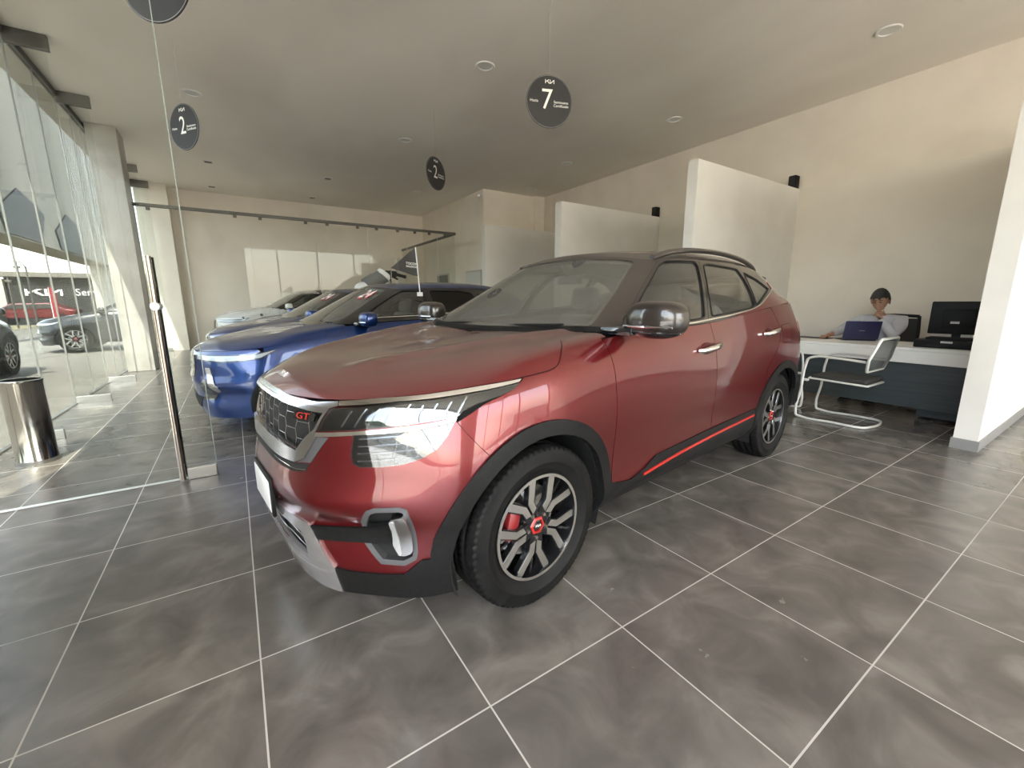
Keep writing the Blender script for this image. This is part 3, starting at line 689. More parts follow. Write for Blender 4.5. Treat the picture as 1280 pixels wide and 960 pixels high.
    # scuttle under the windscreen
def interior(c, seat=SEATM, steer=True):
    root = c.root; W = c.warp; zz = lambda z: float(W(np.array([[1., 0., z]]))[0, 2]) if W else z
    MB().rbox(.42, 3.1, -.74, .74, .30, .36, .02).build('cabin_floor', TRIMIN, root)
    d = MB(); prof = [(.40, .70), (.78, .72), (.84, .90), (.80, 1.0), (.62, 1.055), (.42, 1.075)]
    prof = [(x, zz(z)) for x, z in prof]
    d.prism([(x, z) for x, z in prof], 1, -.70, .70); d.build('dashboard', TRIMIN, root, bevel=.01)
    sc = MB(); sc.rbox(.70, .715, -.14, .14, zz(1.02), zz(1.12), .006, mtx=Matrix.Translation((0, 0, 0))); sc.build('centre_screen', GLOSSBLACK, root)
    for y in (-.36, .36):
        seat_c(root, 1.28, y, zz, seat)
    b = MB(); b.rbox(2.05, 2.55, -.60, .60, zz(.52), zz(.66), .05, 3); b.rbox(0, .14, -.60, .60, 0, .58, .05, 3, Matrix.Translation((2.42, 0, zz(.60))) @ Matrix.Rotation(.38, 4, 'Y')); b.build('rear_bench', seat, root, smooth=True)
    for y in (-.36, 0, .36):
        headrest(root, 2.68, y, zz(1.19), seat)
    if steer:
        t = MB(); mt = Matrix.Translation((.98, -.36, zz(.98))) @ Matrix.Rotation(math.radians(-65), 4, 'Y')
        t.tube([mt @ Vector((.185 * math.cos(a * PI / 16), .185 * math.sin(a * PI / 16), 0)) for a in range(32)], .015, 8, True)
        t.rbox(-.05, .05, -.06, .06, -.02, .02, .01, mtx=mt); t.box(-.012, .012, -.18, .18, -.008, .008, mt); t.build('steering_wheel', TRIMIN, root, smooth=True)
    # door cards and headliner
    for sg in (-1, 1):
        m = MB(); m.prism([(.45, zz(.36)), (3.0, zz(.40)), (3.0, zz(1.19)), (2.2, zz(1.17)), (.55, zz(1.07))], 1, sg * .755, sg * .785); m.build('door_card', TRIMIN, root)
def headrest(root, s_, y, z, seat):
    m = MB(); m.rbox(-.05, .05, -.13, .13, -.02, .17, .045, 4, Matrix.Translation((s_, y, z + .04)) @ Matrix.Rotation(.2, 4, 'Y')); h = m.build('headrest', seat, root, smooth=True)
    for q in (-.055, .055): MB().cyl((s_ - .03, y + q, z - .05), (s_ + .005, y + q, z + .05), .006, n=8).build('headrest_post', CHROME, h, smooth=True)
def seat_c(root, s_, y, zz, seat):
    m = MB(); m.rbox(s_ - .28, s_ + .22, y - .25, y + .25, zz(.50), zz(.64), .05, 3)
    m.rbox(0, .13, -.235, .235, 0, .60, .055, 4, Matrix.Translation((s_ + .14, y, zz(.60))) @ Matrix.Rotation(.33, 4, 'Y'))
    m.build('front_seat', seat, root, smooth=True)
    headrest(root, s_ + .40, y, zz(1.17), seat)

HERO = dict(
    grille=[(328, 486), (332, 489.5), (349, 499), (372, 509), (388, 514), (406, 517), (395, 536), (385, 545), (372.5, 562), (363, 557), (352, 550), (344, 541), (335, 527), (330, 515)],
    fog=[(453.5, 652), (459, 640), (468, 637), (499, 636), (507, 638.5), (513, 652), (521, 690), (519, 698), (506, 704.5), (478, 702.5), (467, 690), (458, 677), (454, 668)],
    lower=[(338, 623), (379, 661), (387, 677), (393.5, 699), (383, 691), (361.5, 671), (349, 653), (338, 630)])
HERO['grille'] = [(349, 499), (372, 509), (388, 514), (406, 517), (395, 536), (385, 545), (372.5, 562), (363, 557), (346, 545)]
HERO['lower'] = [(345, 632), (352, 638), (366, 650), (379, 662), (386, 677), (392.5, 699), (383, 692), (361.5, 671), (352, 658)]
def G_(self, pts):
    q = [np.asarray(p) for p in self.px(self.low, pts)]
    if pts is HERO['fog']: return q
    return sym([np.array([0, q[0][1]])] + q + [np.array([0, q[-1][1]])])
Car.G = G_
def px_patch(c, surf, pts, name, m, off=.003, thick=.006, mirror=True, center=False, rnd=0, parent=None, step=.02, holes=(), sm=0):
    q = [np.asarray(p) for p in c.px(surf, pts)]
    if center: q = sym([np.array([0, q[0][1]])] + q + [np.array([0, q[-1][1]])])
    if rnd: q = rounded(q, rnd)
    return patch(surf, q, name, m, parent or c.root, off=off, thick=thick, step=step, mirror=mirror and not center, holes=holes)
def hero_car():
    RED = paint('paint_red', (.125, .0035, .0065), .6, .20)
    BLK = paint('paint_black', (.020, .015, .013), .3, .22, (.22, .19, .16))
    org = (0.8597, 2.1204)
    c = Car(org, math.radians(7.06), 'dark red crossover with a black roof and chrome grille frame, nearest the camera')
    low, gh = c.low, c.gh; root = c.root
    build_shell(c, RED, BLK, BLK, mat('trim_satin', (.75, .74, .72), .25, 1.0), hero=True)
    interior(c)
    put_wheels(root)
    # ---- brake calipers
    for s_, yy in ((0, 1), (2.62, 1)):
        m = MB(); m.rbox(-.032, .032, -.03, .03, -.065, .065, .015, 2, Matrix.Translation((s_ - .115, -yy * .80, .375)) @ Matrix.Rotation(.25, 4, 'Y')); m.build('brake_caliper', mat('caliper_red', (.22, .012, .014), .4, 0, .5), root, smooth=True)
    # ---- grille: dark back, chrome honeycomb, frame
    gu = c.G(HERO['grille'])
    patch(low, offset_poly(gu, -.004), 'grille_back', DARK, root, off=-.035, thick=.004, step=.05)
    # honeycomb built as wires laid on the nose, clipped to the opening
    G = MB(); inn = offset_poly(gu, .004); cell = .15; hh = .036; lines = []
    lo = np.min(inn, 0); hi = np.max(inn, 0)
    nx = int((hi[0] - lo[0]) / cell) + 3; ny = int((hi[1] - lo[1]) / hh) + 3
    for j in range(ny):
        for i in range(-nx // 2 - 1, nx // 2 + 2):
            x = (i + (j % 2) * .5) * cell; y = lo[1] + j * hh
            # flat-sided hexagon: two slanted strokes and one level stroke per cell
            a = (x - cell * .22, y); b = (x + cell * .22, y); cpt = (x + cell * .28, y + hh * 1.0); d = (x - cell * .28, y + hh)
            lines += [(a, b), (b, (x + cell * .5 - cell * .22, y + hh)), (a, (x - cell * .5 + cell * .22, y + hh))]
    Z = np.array([0, 0, 0.])
    for a, b in lines:
        t = np.linspace(0, 1, 9); Q = np.array([np.array(a) * (1 - k) + np.array(b) * k for k in t]); ok = inside(Q, inn)
        run = []
        for q, o in zip(list(Q) + [None], list(ok) + [False]):
            if o: run.append(q)
            else:
                if len(run) > 1:
                    r = np.array([run[0], run[-1]]); P = swz(low.pos(r) + low.nrm(r) * -.012)
                    G.tube(P, .0016, 5)
                run = []
    G.build('grille_mesh', CHROME, root, smooth=True)
    # chrome frame round the grille
    fo = c.px(low, [(349, 494), (372, 503.5), (400, 510.5), (414, 511.5), (396, 541), (398, 546), (391, 558), (383, 572), (371, 576.5), (355, 570), (342, 560)])
    fo = sym([np.array([0, fo[0][1]])] + [np.asarray(p) for p in fo] + [np.array([0, fo[-1][1]])])
    patch(low, fo, 'grille_frame', SATIN, root, off=.010, thick=.03, step=.02, holes=[gu])
    # upper patterned strip under the bonnet, running over the lamps
    strip_top = [(336, 476), (350, 486), (372, 497.5), (398, 505), (424, 505.5)]
    px_patch(c, low, [(352, 488), (372, 498), (398, 503.5), (424, 503), (424, 508.5), (414, 511), (400, 510), (372, 503), (349, 493.5)], 'nose_strip', SATIN, off=.008, thick=.012, center=True)
    px_patch(c, low, [(425, 502.5), (480, 499), (560, 490.5), (600, 484), (651, 474), (648, 478), (605, 488.5), (560, 496.5), (500, 503), (425, 508.5)], 'lamp_upper_strip', CHROME, off=.008, thick=.012)
    # headlamps
    up = [(416, 511), (500, 505), (560, 498.5), (605, 490), (648, 479.5), (640, 488), (620, 497), (595, 505.5), (580, 513), (571, 522), (530, 528), (500, 532.5), (440, 537.5), (398, 538.5)]
    lo_ = [(443, 543), (500, 540.5), (545, 533), (569, 527), (561, 543), (548, 560), (530, 572), (505, 580), (480, 583), (450, 584), (442, 579), (440, 569)]
    for i, (pts, nm) in enumerate(((up, 'headlamp_upper'), (lo_, 'headlamp_lower'))):
        back = px_patch(c, low, pts, nm, LAMPDK, off=.0015, thick=.02, step=.03)
        lens = px_patch(c, low, pts, 'lamp_lens', LENS, off=.0125, thick=.002, step=.02)
        for a, b in zip(back, lens): b.parent = a
        # bright reflector bars under the lens
        q = [np.asarray(p) for p in c.px(low, pts)]; lo2, hi2 = np.min(q, 0), np.max(q, 0)
        for sg, bk in ((1, back[0]), (-1, back[1])):
            m = MB()
            ins = offset_poly(q, .008)
            if i == 0: segs = [((lo2[0] + (hi2[0] - lo2[0]) * t, lo2[1]), (lo2[0] + (hi2[0] - lo2[0]) * t + .05, hi2[1])) for t in np.linspace(.12, .62, 9)]
            else: segs = [((lo2[0], lo2[1] + (hi2[1] - lo2[1]) * t), (hi2[0], lo2[1] + (hi2[1] - lo2[1]) * (t + .25))) for t in (.12, .3, .48, .66)] + [((lo2[0] + (hi2[0] - lo2[0]) * t, lo2[1]), (lo2[0] + (hi2[0] - lo2[0]) * t, hi2[1])) for t in (.45, .56, .68, .8)]
            for a, b in segs:
                Q = np.array([np.array(a) * (1 - k) + np.array(b) * k for k in np.linspace(0, 1, 14)]); Q = Q[inside(Q, ins)]
                if len(Q) > 2:
                    P = low.pos(Q) + low.nrm(Q) * .006; P[:, 1] *= sg; m.tube(swz(P), .0035, 6)
            m.build('light_guide', LAMPIN, bk, smooth=True)
            # large reflector floor tilted inside
        rf = px_patch(c, low, pts, 'reflector', LAMPSH, off=.003, thick=.001, step=.02)
        for a, b in zip(back, rf): b.parent = a
    px_patch(c, low, [(397, 540), (440, 539), (500, 534), (540, 529), (571, 522.5), (569, 526.5), (545, 532), (500, 540), (441, 544), (396, 545.5)], 'lamp_middle_strip', CHROME, off=.010, thick=.014)
    # dark wedge beside the frame and slot under it
    px_patch(c, low, [(398, 546), (411, 547.5), (400, 562), (389, 578), (372, 577), (383, 572), (391, 558)], 'grille_side_trim', mat('grey_trim', (.10, .10, .105), .4, .3), off=.003)
    px_patch(c, low, [(346, 565), (357, 572), (371, 578), (387, 580), (382, 589), (368, 589), (356, 583), (345, 575)], 'upper_slot', DARK, off=.002, center=True)
    ln = [np.asarray(p) for p in c.px(low, [(345, 568), (358, 578), (370, 585), (383, 586.5)])]; ln = smooth_line([np.array([-ln[0][0], ln[0][1]])] + ln[1:], 6) if False else smooth_line(ln, 5)
    strip(low, ln, .003, 'slot_bright_line', CHROME, root, off=.006, mirror=True)
    # lower intake: dark back, bars, silver skid frame
    lg = c.G(HERO['lower']); patch(low, offset_poly(lg, -.005), 'intake_back', DARK, root, off=-.03, step=.05)
    for pl in ([(348, 640), (362, 655), (376, 670), (389, 684)], [(350, 650), (366, 667), (380, 682), (391, 692)]):
        q = [np.asarray(p) for p in c.px(low, pl)]; q = [np.array([0, q[0][1]])] + q; q = [np.array([-p[0], p[1]]) for p in q[:0:-1]] + q
        strip(low, smooth_line(q, 4), .006, 'intake_bar', CHROME, root, off=-.008)
    sk = c.px(low, [(346, 622), (355, 630), (371, 642), (388, 653), (399, 672), (413, 697), (421, 708)])
    sk = sym([np.array([0, sk[0][1]])] + [np.asarray(p) for p in sk] + [np.array([sk[-1][0] + .005, .002]), np.array([0, .002])])
    patch(low, sk, 'skid_frame', mat('silver_paint', (.62, .61, .62), .22, .8, 1), root, off=.012, thick=.03, step=.025, holes=[lg])
    # black band, fog pocket, fog lamp
    px_patch(c, low, [(389, 655.5), (410, 656.5), (452, 657.5), (487, 655), (491, 679), (457, 677), (430, 675.5), (399, 673)], 'bumper_band', PLASTIC, off=.010, thick=.02, rnd=.006)
    fg = c.G(HERO['fog'])
    for x in patch(low, offset_poly(fg, -.004), 'fog_pocket', DARK, root, off=-.045, thick=.004, step=.04, mirror=True): pass
    patch(low, offset_poly(fg, -.006), 'fog_pocket_rim', mat('grey_trim', (.1, .1, .1), .4), root, holes=[offset_poly(fg, .012)], off=.003, thick=.045, step=.03, mirror=True)
    fr = px_patch(c, low, [(487, 645), (508, 643), (513.5, 655), (519, 688), (503, 693), (494, 678)], 'fog_lamp', SATIN, off=.022, thick=.06, rnd=.02)
    fl = px_patch(c, low, [(488.5, 647), (495, 647), (500, 662), (506, 689.5), (502.5, 691), (495, 677)], 'fog_lamp_lens', mat('fog_lens', (.45, .46, .47), .2, .4, .5), off=.0245, thick=.004, rnd=.006)
    for a, b in zip(fr, fl): b.parent = a
    # black lower valance
    vt = [np.asarray(p) for p in c.px(low, [(413, 699), (421, 708), (440, 713), (480, 716.5), (506, 716.5), (516, 709), (528, 699), (545, 697), (558, 694), (566, 697)])]
    patch(low, [np.array([vt[0][0], .002])] + vt + [np.array([vt[-1][0] + .02, .06]), np.array([vt[-1][0] + .03, .002])], 'valance', PLASTIC, root, off=.009, thick=.02, step=.025, mirror=True)
    # ---- arch cladding, sills, stripe
    def ring(ax, a0, a1, name, r0=.402, r1=.462):
        o = low.side(arc(ax, .345, r1, a0, a1, 30)); i = low.side(arc(ax, .345, r0, a0, a1, 30))
        return patch(low, [np.asarray(x) for x in o] + [np.asarray(x) for x in i[::-1]], name, PLASTIC, root, off=.012, thick=.03, step=.03, mirror=True)
    ring(0, 196, -14, 'front_arch_cladding'); ring(2.62, 194, -10, 'rear_arch_cladding')
    def sline(pts): return [np.asarray(p) for p in low.side(pts)]
    patch(low, sline([(.40, .30), (.44, .42), (.50, .395), (.62, .375), (.75, .40), (.86, .445), (1.0, .452), (1.5, .47), (2.16, .49), (2.20, .42), (2.22, .30), (2.1, .275), (1.2, .272), (.5, .275)]), 'sill_cladding', PLASTIC, root, off=.008, thick=.02, step=.035, mirror=True)
    st = sline([(.74, .375), (1.0, .395), (1.5, .42), (1.9, .435), (2.14, .445)]); strip(low, smooth_line(st, 5), .017, 'sill_accent', REDP, root, off=.014, thick=.006, mirror=True)
    patch(low, sline([(2.99, .34), (2.95, .52), (3.05, .56), (3.12, .58), (3.12, .36)]), 'rear_valance', PLASTIC, root, off=.008, thick=.02, step=.035, mirror=True)
    MB().rbox(3.15, 3.46, -.80, .80, .30, .56, .04).build('rear_bumper_core', PLASTIC, root)
    # ---- tail lamps
    tl = [np.asarray(p) for p in c.px(low, [(990, 408), (995.5, 411), (998, 430), (996.5, 447), (993, 440), (991, 425)])]
    patch(low, [(low.umax - .98, low.vk[6] + .03), (low.umax - .4, low.vk[6] + .03), (low.umax - .4, low.vk[5] + .06), (low.umax - .86, low.vk[5] + .04)], 'tail_lamp', TAILRED, root, off=.006, thick=.02, step=.04, mirror=True)
    # fuel flap outline
    ff = [np.asarray(p) for p in c.px(low, [(976, 406), (987, 403), (990, 425), (979, 429)])]
    ffr = rounded(ff, .02); patch(low, ffr, 'fuel_flap', RED, root, off=.001, thick=.002, step=.03)
    patch(low, ffr, 'fuel_flap_gap', DARK, root, holes=[offset_poly(ffr, .0025)], off=.0014, thick=.002, step=.03)
    # ---- door handles
    for px0 in ((884, 435), (961.5, 415)):
        u = c.px(low, [px0])[0]; P = low.pos([u])[0]; N = low.nrm([u])[0]
        for sg in (1, -1):
            cup = MB(); cup.sphere((P[0], -sg * (P[1] - .002), P[2] - .005), 1, (.075, .012, .038), 24, 12); cup.build('handle_recess', mat('handle_recess', (.07, .004, .006), .4, .3), root, smooth=True)
            h = MB(); y = P[1] + .035
            pts = [(P[0] - .105, P[1] + .002, P[2] - .008), (P[0] - .085, y - .006, P[2] - .006), (P[0] - .03, y + .004, P[2]), (P[0] + .05, y + .004, P[2] + .006), (P[0] + .098, y - .004, P[2] + .010), (P[0] + .118, P[1] + .002, P[2] + .010)]
            h.tube([(a, -sg * b, z) for a, b, z in pts], [.010, .014, .016, .016, .015, .010], 10)
            for v in h.b.verts: v.co.z = P[2] + (v.co.z - P[2]) * 1.15
            h.build('door_handle', CHROME, root, smooth=True)
    # ---- door mirrors
    for sg in (1, -1):
        Mt = Matrix.Translation((.57, -sg * .985, 1.18))
        b = MB(); t = bmesh.new(); bmesh.ops.create_uvsphere(t, u_segments=28, v_segments=16, radius=1)
        for v in t.verts:
            x, y, z = v.co; f = lambda q, e: math.copysign(abs(q)**e, q)
            x, y, z = f(x, .7) * .085, f(y, .62) * .135, f(z, .72) * .082
            if x > .045: x = .045 + (x - .045) * .2
            if z < 0: z *= .95
            x += abs(y) * .12; z += -y * sg * .06 * 0
            v.co = (x, y, z)
        b.merge(t, Mt); mr = b.build('door_mirror', BLK, root, smooth=True, angle=60)
        ch = MB(); ch.tube([Mt @ Vector((-.085 + .02 * abs(k), k * .125 - 0 * sg, -.030)) for k in np.linspace(-.95, .95, 13)], .0055, 8)
        ch.build('mirror_chrome_line', CHROME, mr, smooth=True)
        lo3 = MB(); lo3.sphere((0, 0, -.052), 1, (.075, .120, .034), 24, 10, mtx=Mt); lo3.build('mirror_lower_housing', GLOSSBLACK, mr, smooth=True)
        gl = MB(); gl.sphere((.052, 0, .0), 1, (.006, .108, .062), 24, 12, mtx=Mt); gl.build('mirror_glass', mat('mirror_glass', (.8, .82, .84), .02, 1), mr, smooth=True)
        arm = MB(); arm.rbox(-.04, .045, -.02, .16, -.02, .02, .015, 2, Matrix.Translation((.53, -sg * .90, 1.125)) @ Matrix.Rotation(PI if sg < 0 else 0, 4, 'Z')); arm.build('mirror_arm', GLOSSBLACK, mr, smooth=True)
        sail = MB(); pl = [(.44, 1.105), (.47, 1.19), (.60, 1.235), (.73, 1.15), (.70, 1.125)]
    px_patch(c, gh, [(776, 414), (779, 398), (786, 392), (789, 406), (783, 414)], 'mirror_sail', GLOSSBLACK, off=.006, thick=.01)
    # ---- roof rails
    for sg in (1, -1):
        pr_ = [(1.17, .58, 1.51), (1.30, .592, 1.545), (1.45, .597, 1.568), (1.8, .597, 1.588), (2.2, .59, 1.583), (2.55, .57, 1.553), (2.70, .555, 1.525), (2.75, .55, 1.505)]
        P = smooth_line(pr_, 5); r = MB(); r.tube([(a, -sg * b, z) for a, b, z in P], .017, 10)
        r.build('roof_rail', BLK, root, smooth=True)
    # ---- spoiler
    sp = MB(); sp.rbox(-.0, .24, -.50, .50, -.018, .018, .012, 2, Matrix.Translation((2.95, 0, 1.478)) @ Matrix.Rotation(.10, 4, 'Y')); sp.build('roof_spoiler', BLK, root, smooth=True)
    # ---- wipers
    for a, b in (((.36, .10, 1.115), (.30, .62, 1.155)), ((.31, -.45, 1.115), (.30, .05, 1.145))):
        w = MB(); w.tube([(a[0], -a[1], a[2] + .01), ((a[0] + b[0]) / 2 + .02, -(a[1] + b[1]) / 2, (a[2] + b[2]) / 2 + .005), (b[0] + .07, -b[1], b[2] - .005)], .007, 6)
        w.build('wiper', PLASTIC, root, smooth=True)
    sc_ = sym([np.array([0, gh.vk[0] + .0]), np.array([gh.uk[len(gh.uk) // 2 + 4], 0.0]), np.array([gh.uk[len(gh.uk) // 2 + 4], .03]), np.array([0, .03])])
    patch(gh, sc_, 'scuttle', PLASTIC, root, off=.002, thick=.03, step=.03)
    # mirror inside
    im = MB(); im.rbox(-.01, .015, -.11, .11, -.03, .03, .012, 3, Matrix.Translation((1.10, 0, 1.405)) @ Matrix.Rotation(.2, 4, 'Y')); im.cyl((1.08, 0, 1.43), (1.02, 0, 1.50), .012); im.build('rearview_mirror', TRIMIN, root, smooth=True)
    # ---- badge on the bonnet, red badge in the grille, plate
    u = c.px(low, [(356, 467)])[0]; u = np.array([0.0, u[1] - .002])
    em = MB(); hgt = .032; P0 = low.pos([u])[0]
    t = bmesh.new(); tmp = MB(); add_emblem(tmp, hgt, Matrix.Identity(4), .0015)
    for v in tmp.b.verts:
        uu = np.array([-v.co.x, u[1] - v.co.y]) if False else np.array([-v.co.x * 1.0, u[1] - v.co.y])
        uu[1] = u[1] - v.co.y
        q = low.pos([uu])[0] + low.nrm([uu])[0] * (.003 + v.co.z); v.co = (q[0], -q[1], q[2])
    tmp.build('bonnet_emblem', mat('emblem_white', (.85, .85, .85), .2, .6), root)
    u = c.px(low, [(379, 521)])[0]
    tmp = MB(); add_text(tmp, 'GT', .040, Matrix.Identity(4), 1.3)
    def wrap(tmp, u, h, flip=1):
        for v in tmp.b.verts:
            uu = np.array([u[0] + v.co.x, u[1] + v.co.y]); q = low.pos([uu])[0] + low.nrm([uu])[0] * (h + v.co.z); v.co = (q[0], -q[1], q[2])
    bp = rounded([u + np.array(d) for d in ((-.055, -.016), (.055, -.016), (.055, .022), (-.055, .022))], .005)
    wrap(tmp, u + np.array([0, .003]), .004); tmp.build('grille_badge_letters', REDP, patch(low, bp, 'grille_badge', GLOSSBLACK, root, off=.0, thick=.006))
    pl = MB(); pl.rbox(-.008, .008, -.165, .165, -.085, .085, .006, 2, Matrix.Translation((-.832, 0, .478))); pf = pl.build('licence_plate', PLASTIC, root, smooth=True)
    MB().rbox(-.0105, .0, -.150, .150, -.068, .068, .004, 2, Matrix.Translation((-.832, 0, .478))).build('plate_sheet', mat('plate_white', (.8, .8, .8), .4), pf, smooth=True)
    return c
# ================================================================ the showroom
XF, XB, YN, YFAR, ZC = -1.8, 7.9, -7.0, 14.8, 4.22
OFX, OFY, TLX, TLY = -0.5482, -1.5735, 0.6, 0.6071
def floor_mat():
    m = mat('floor_tile', (.16, .15, .14), .3); nt = m.node_tree; n = nt.nodes; l = nt.links; b = n['Principled BSDF']
    tc = n.new('ShaderNodeTexCoord'); sx = n.new('ShaderNodeSeparateXYZ'); l.new(tc.outputs['Object'], sx.inputs[0])
    def M(op, a, b_=None, c=None):
        q = n.new('ShaderNodeMath'); q.operation = op
        for i, v in enumerate((a, b_, c)):
            if v is None: continue
            if isinstance(v, (int, float)): q.inputs[i].default_value = v
            else: l.new(v, q.inputs[i])
        return q.outputs[0]
    dist = []; ids = []
    for ax, off, t in (('X', OFX, TLX), ('Y', OFY, TLY)):
        g = M('DIVIDE', M('ADD', sx.outputs[ax], off), t); f = M('FRACT', g); ids.append(M('FLOOR', g))
        dist.append(M('MULTIPLY', M('MINIMUM', f, M('SUBTRACT', 1.0, f)), t))
    d = M('MINIMUM', dist[0], dist[1]); grout = M('LESS_THAN', d, .0027)
    cid = n.new('ShaderNodeCombineXYZ'); l.new(ids[0], cid.inputs[0]); l.new(ids[1], cid.inputs[1])
    wn_ = n.new('ShaderNodeTexWhiteNoise'); wn_.noise_dimensions = '3D'; l.new(cid.outputs[0], wn_.inputs[0])
    addv = n.new('ShaderNodeVectorMath'); addv.operation = 'MULTIPLY_ADD'; l.new(wn_.outputs['Color'], addv.inputs[0]); addv.inputs[1].default_value = (7, 7, 7); l.new(tc.outputs['Object'], addv.inputs[2])
    nz = n.new('ShaderNodeTexNoise'); nz.inputs['Scale'].default_value = 4.2; nz.inputs['Detail'].default_value = 6; nz.inputs['Roughness'].default_value = .52; nz.inputs['Distortion'].default_value = .6
    l.new(addv.outputs[0], nz.inputs[0])
    cr = n.new('ShaderNodeValToRGB'); e = cr.color_ramp.elements; e[0].position = .30; e[0].color = (.080, .072, .065, 1); e[1].position = .74; e[1].color = (.192, .174, .154, 1)
    k = e.new(.5); k.color = (.118, .107, .096, 1); l.new(nz.outputs[0], cr.inputs[0])
    mx = n.new('ShaderNodeMixRGB'); l.new(grout, mx.inputs[0]); l.new(cr.outputs[0], mx.inputs[1]); mx.inputs[2].default_value = (.42, .395, .36, 1); l.new(mx.outputs[0], b.inputs['Base Color'])
    n2 = n.new('ShaderNodeTexNoise'); n2.inputs['Scale'].default_value = 9; n2.inputs['Detail'].default_value = 5; l.new(tc.outputs['Object'], n2.inputs[0])
    rr = n.new('ShaderNodeMapRange'); rr.inputs[3].default_value = .23; rr.inputs[4].default_value = .29; l.new(n2.outputs[0], rr.inputs[0])
    rg = M('ADD', rr.outputs[0], M('MULTIPLY', grout, .3)); l.new(rg, b.inputs['Roughness'])
    bp = n.new('ShaderNodeBump'); bp.inputs['Strength'].default_value = .35; bp.inputs['Distance'].default_value = .0015
    hgt = M('MULTIPLY', grout, -1.0); l.new(hgt, bp.inputs['Height']); l.new(bp.outputs[0], b.inputs['Normal'])
    b.inputs['Specular IOR Level'].default_value = .5
    return m
WALLM = noise_mat('wall_plaster', (.76, .69, .60), (.82, .75, .66), 1.6, .85, bump=.08, bscale=60)
WALLDIRTY = noise_mat('wall_painted', (.72, .665, .585), (.79, .73, .645), 1.1, .85, bump=.08, bscale=50)
PARTM = noise_mat('partition_paint', (.66, .635, .59), (.71, .685, .64), 2, .8, bump=.06, bscale=80)
CEILM = noise_mat('ceiling_plaster', (.76, .71, .64), (.90, .85, .77), .35, .8, detail=3, bump=.05, bscale=40, stretch=(1, .5, 1), lo=.4, hi=.6)
CONC = noise_mat('concrete_column', (.36, .34, .30), (.44, .42, .38), 3, .8, bump=.1)
BASEM = mat('baseboard_grey', (.22, .215, .21), .5); STEEL = mat('brushed_steel', (.50, .49, .47), .3, 1)
PANE = glass_mat('facade_glass', (.96, .965, .955), 1.5, .0, k=.7); TINT = glass_mat('facade_glass_grey', (.57, .585, .575), 1.5, .0, k=.3); PANE2 = glass_mat('partition_glass', (.96, .965, .955), 1.5, .0, k=.35)
DKMETAL = mat('dark_metal', (.10, .095, .085), .45, .6)
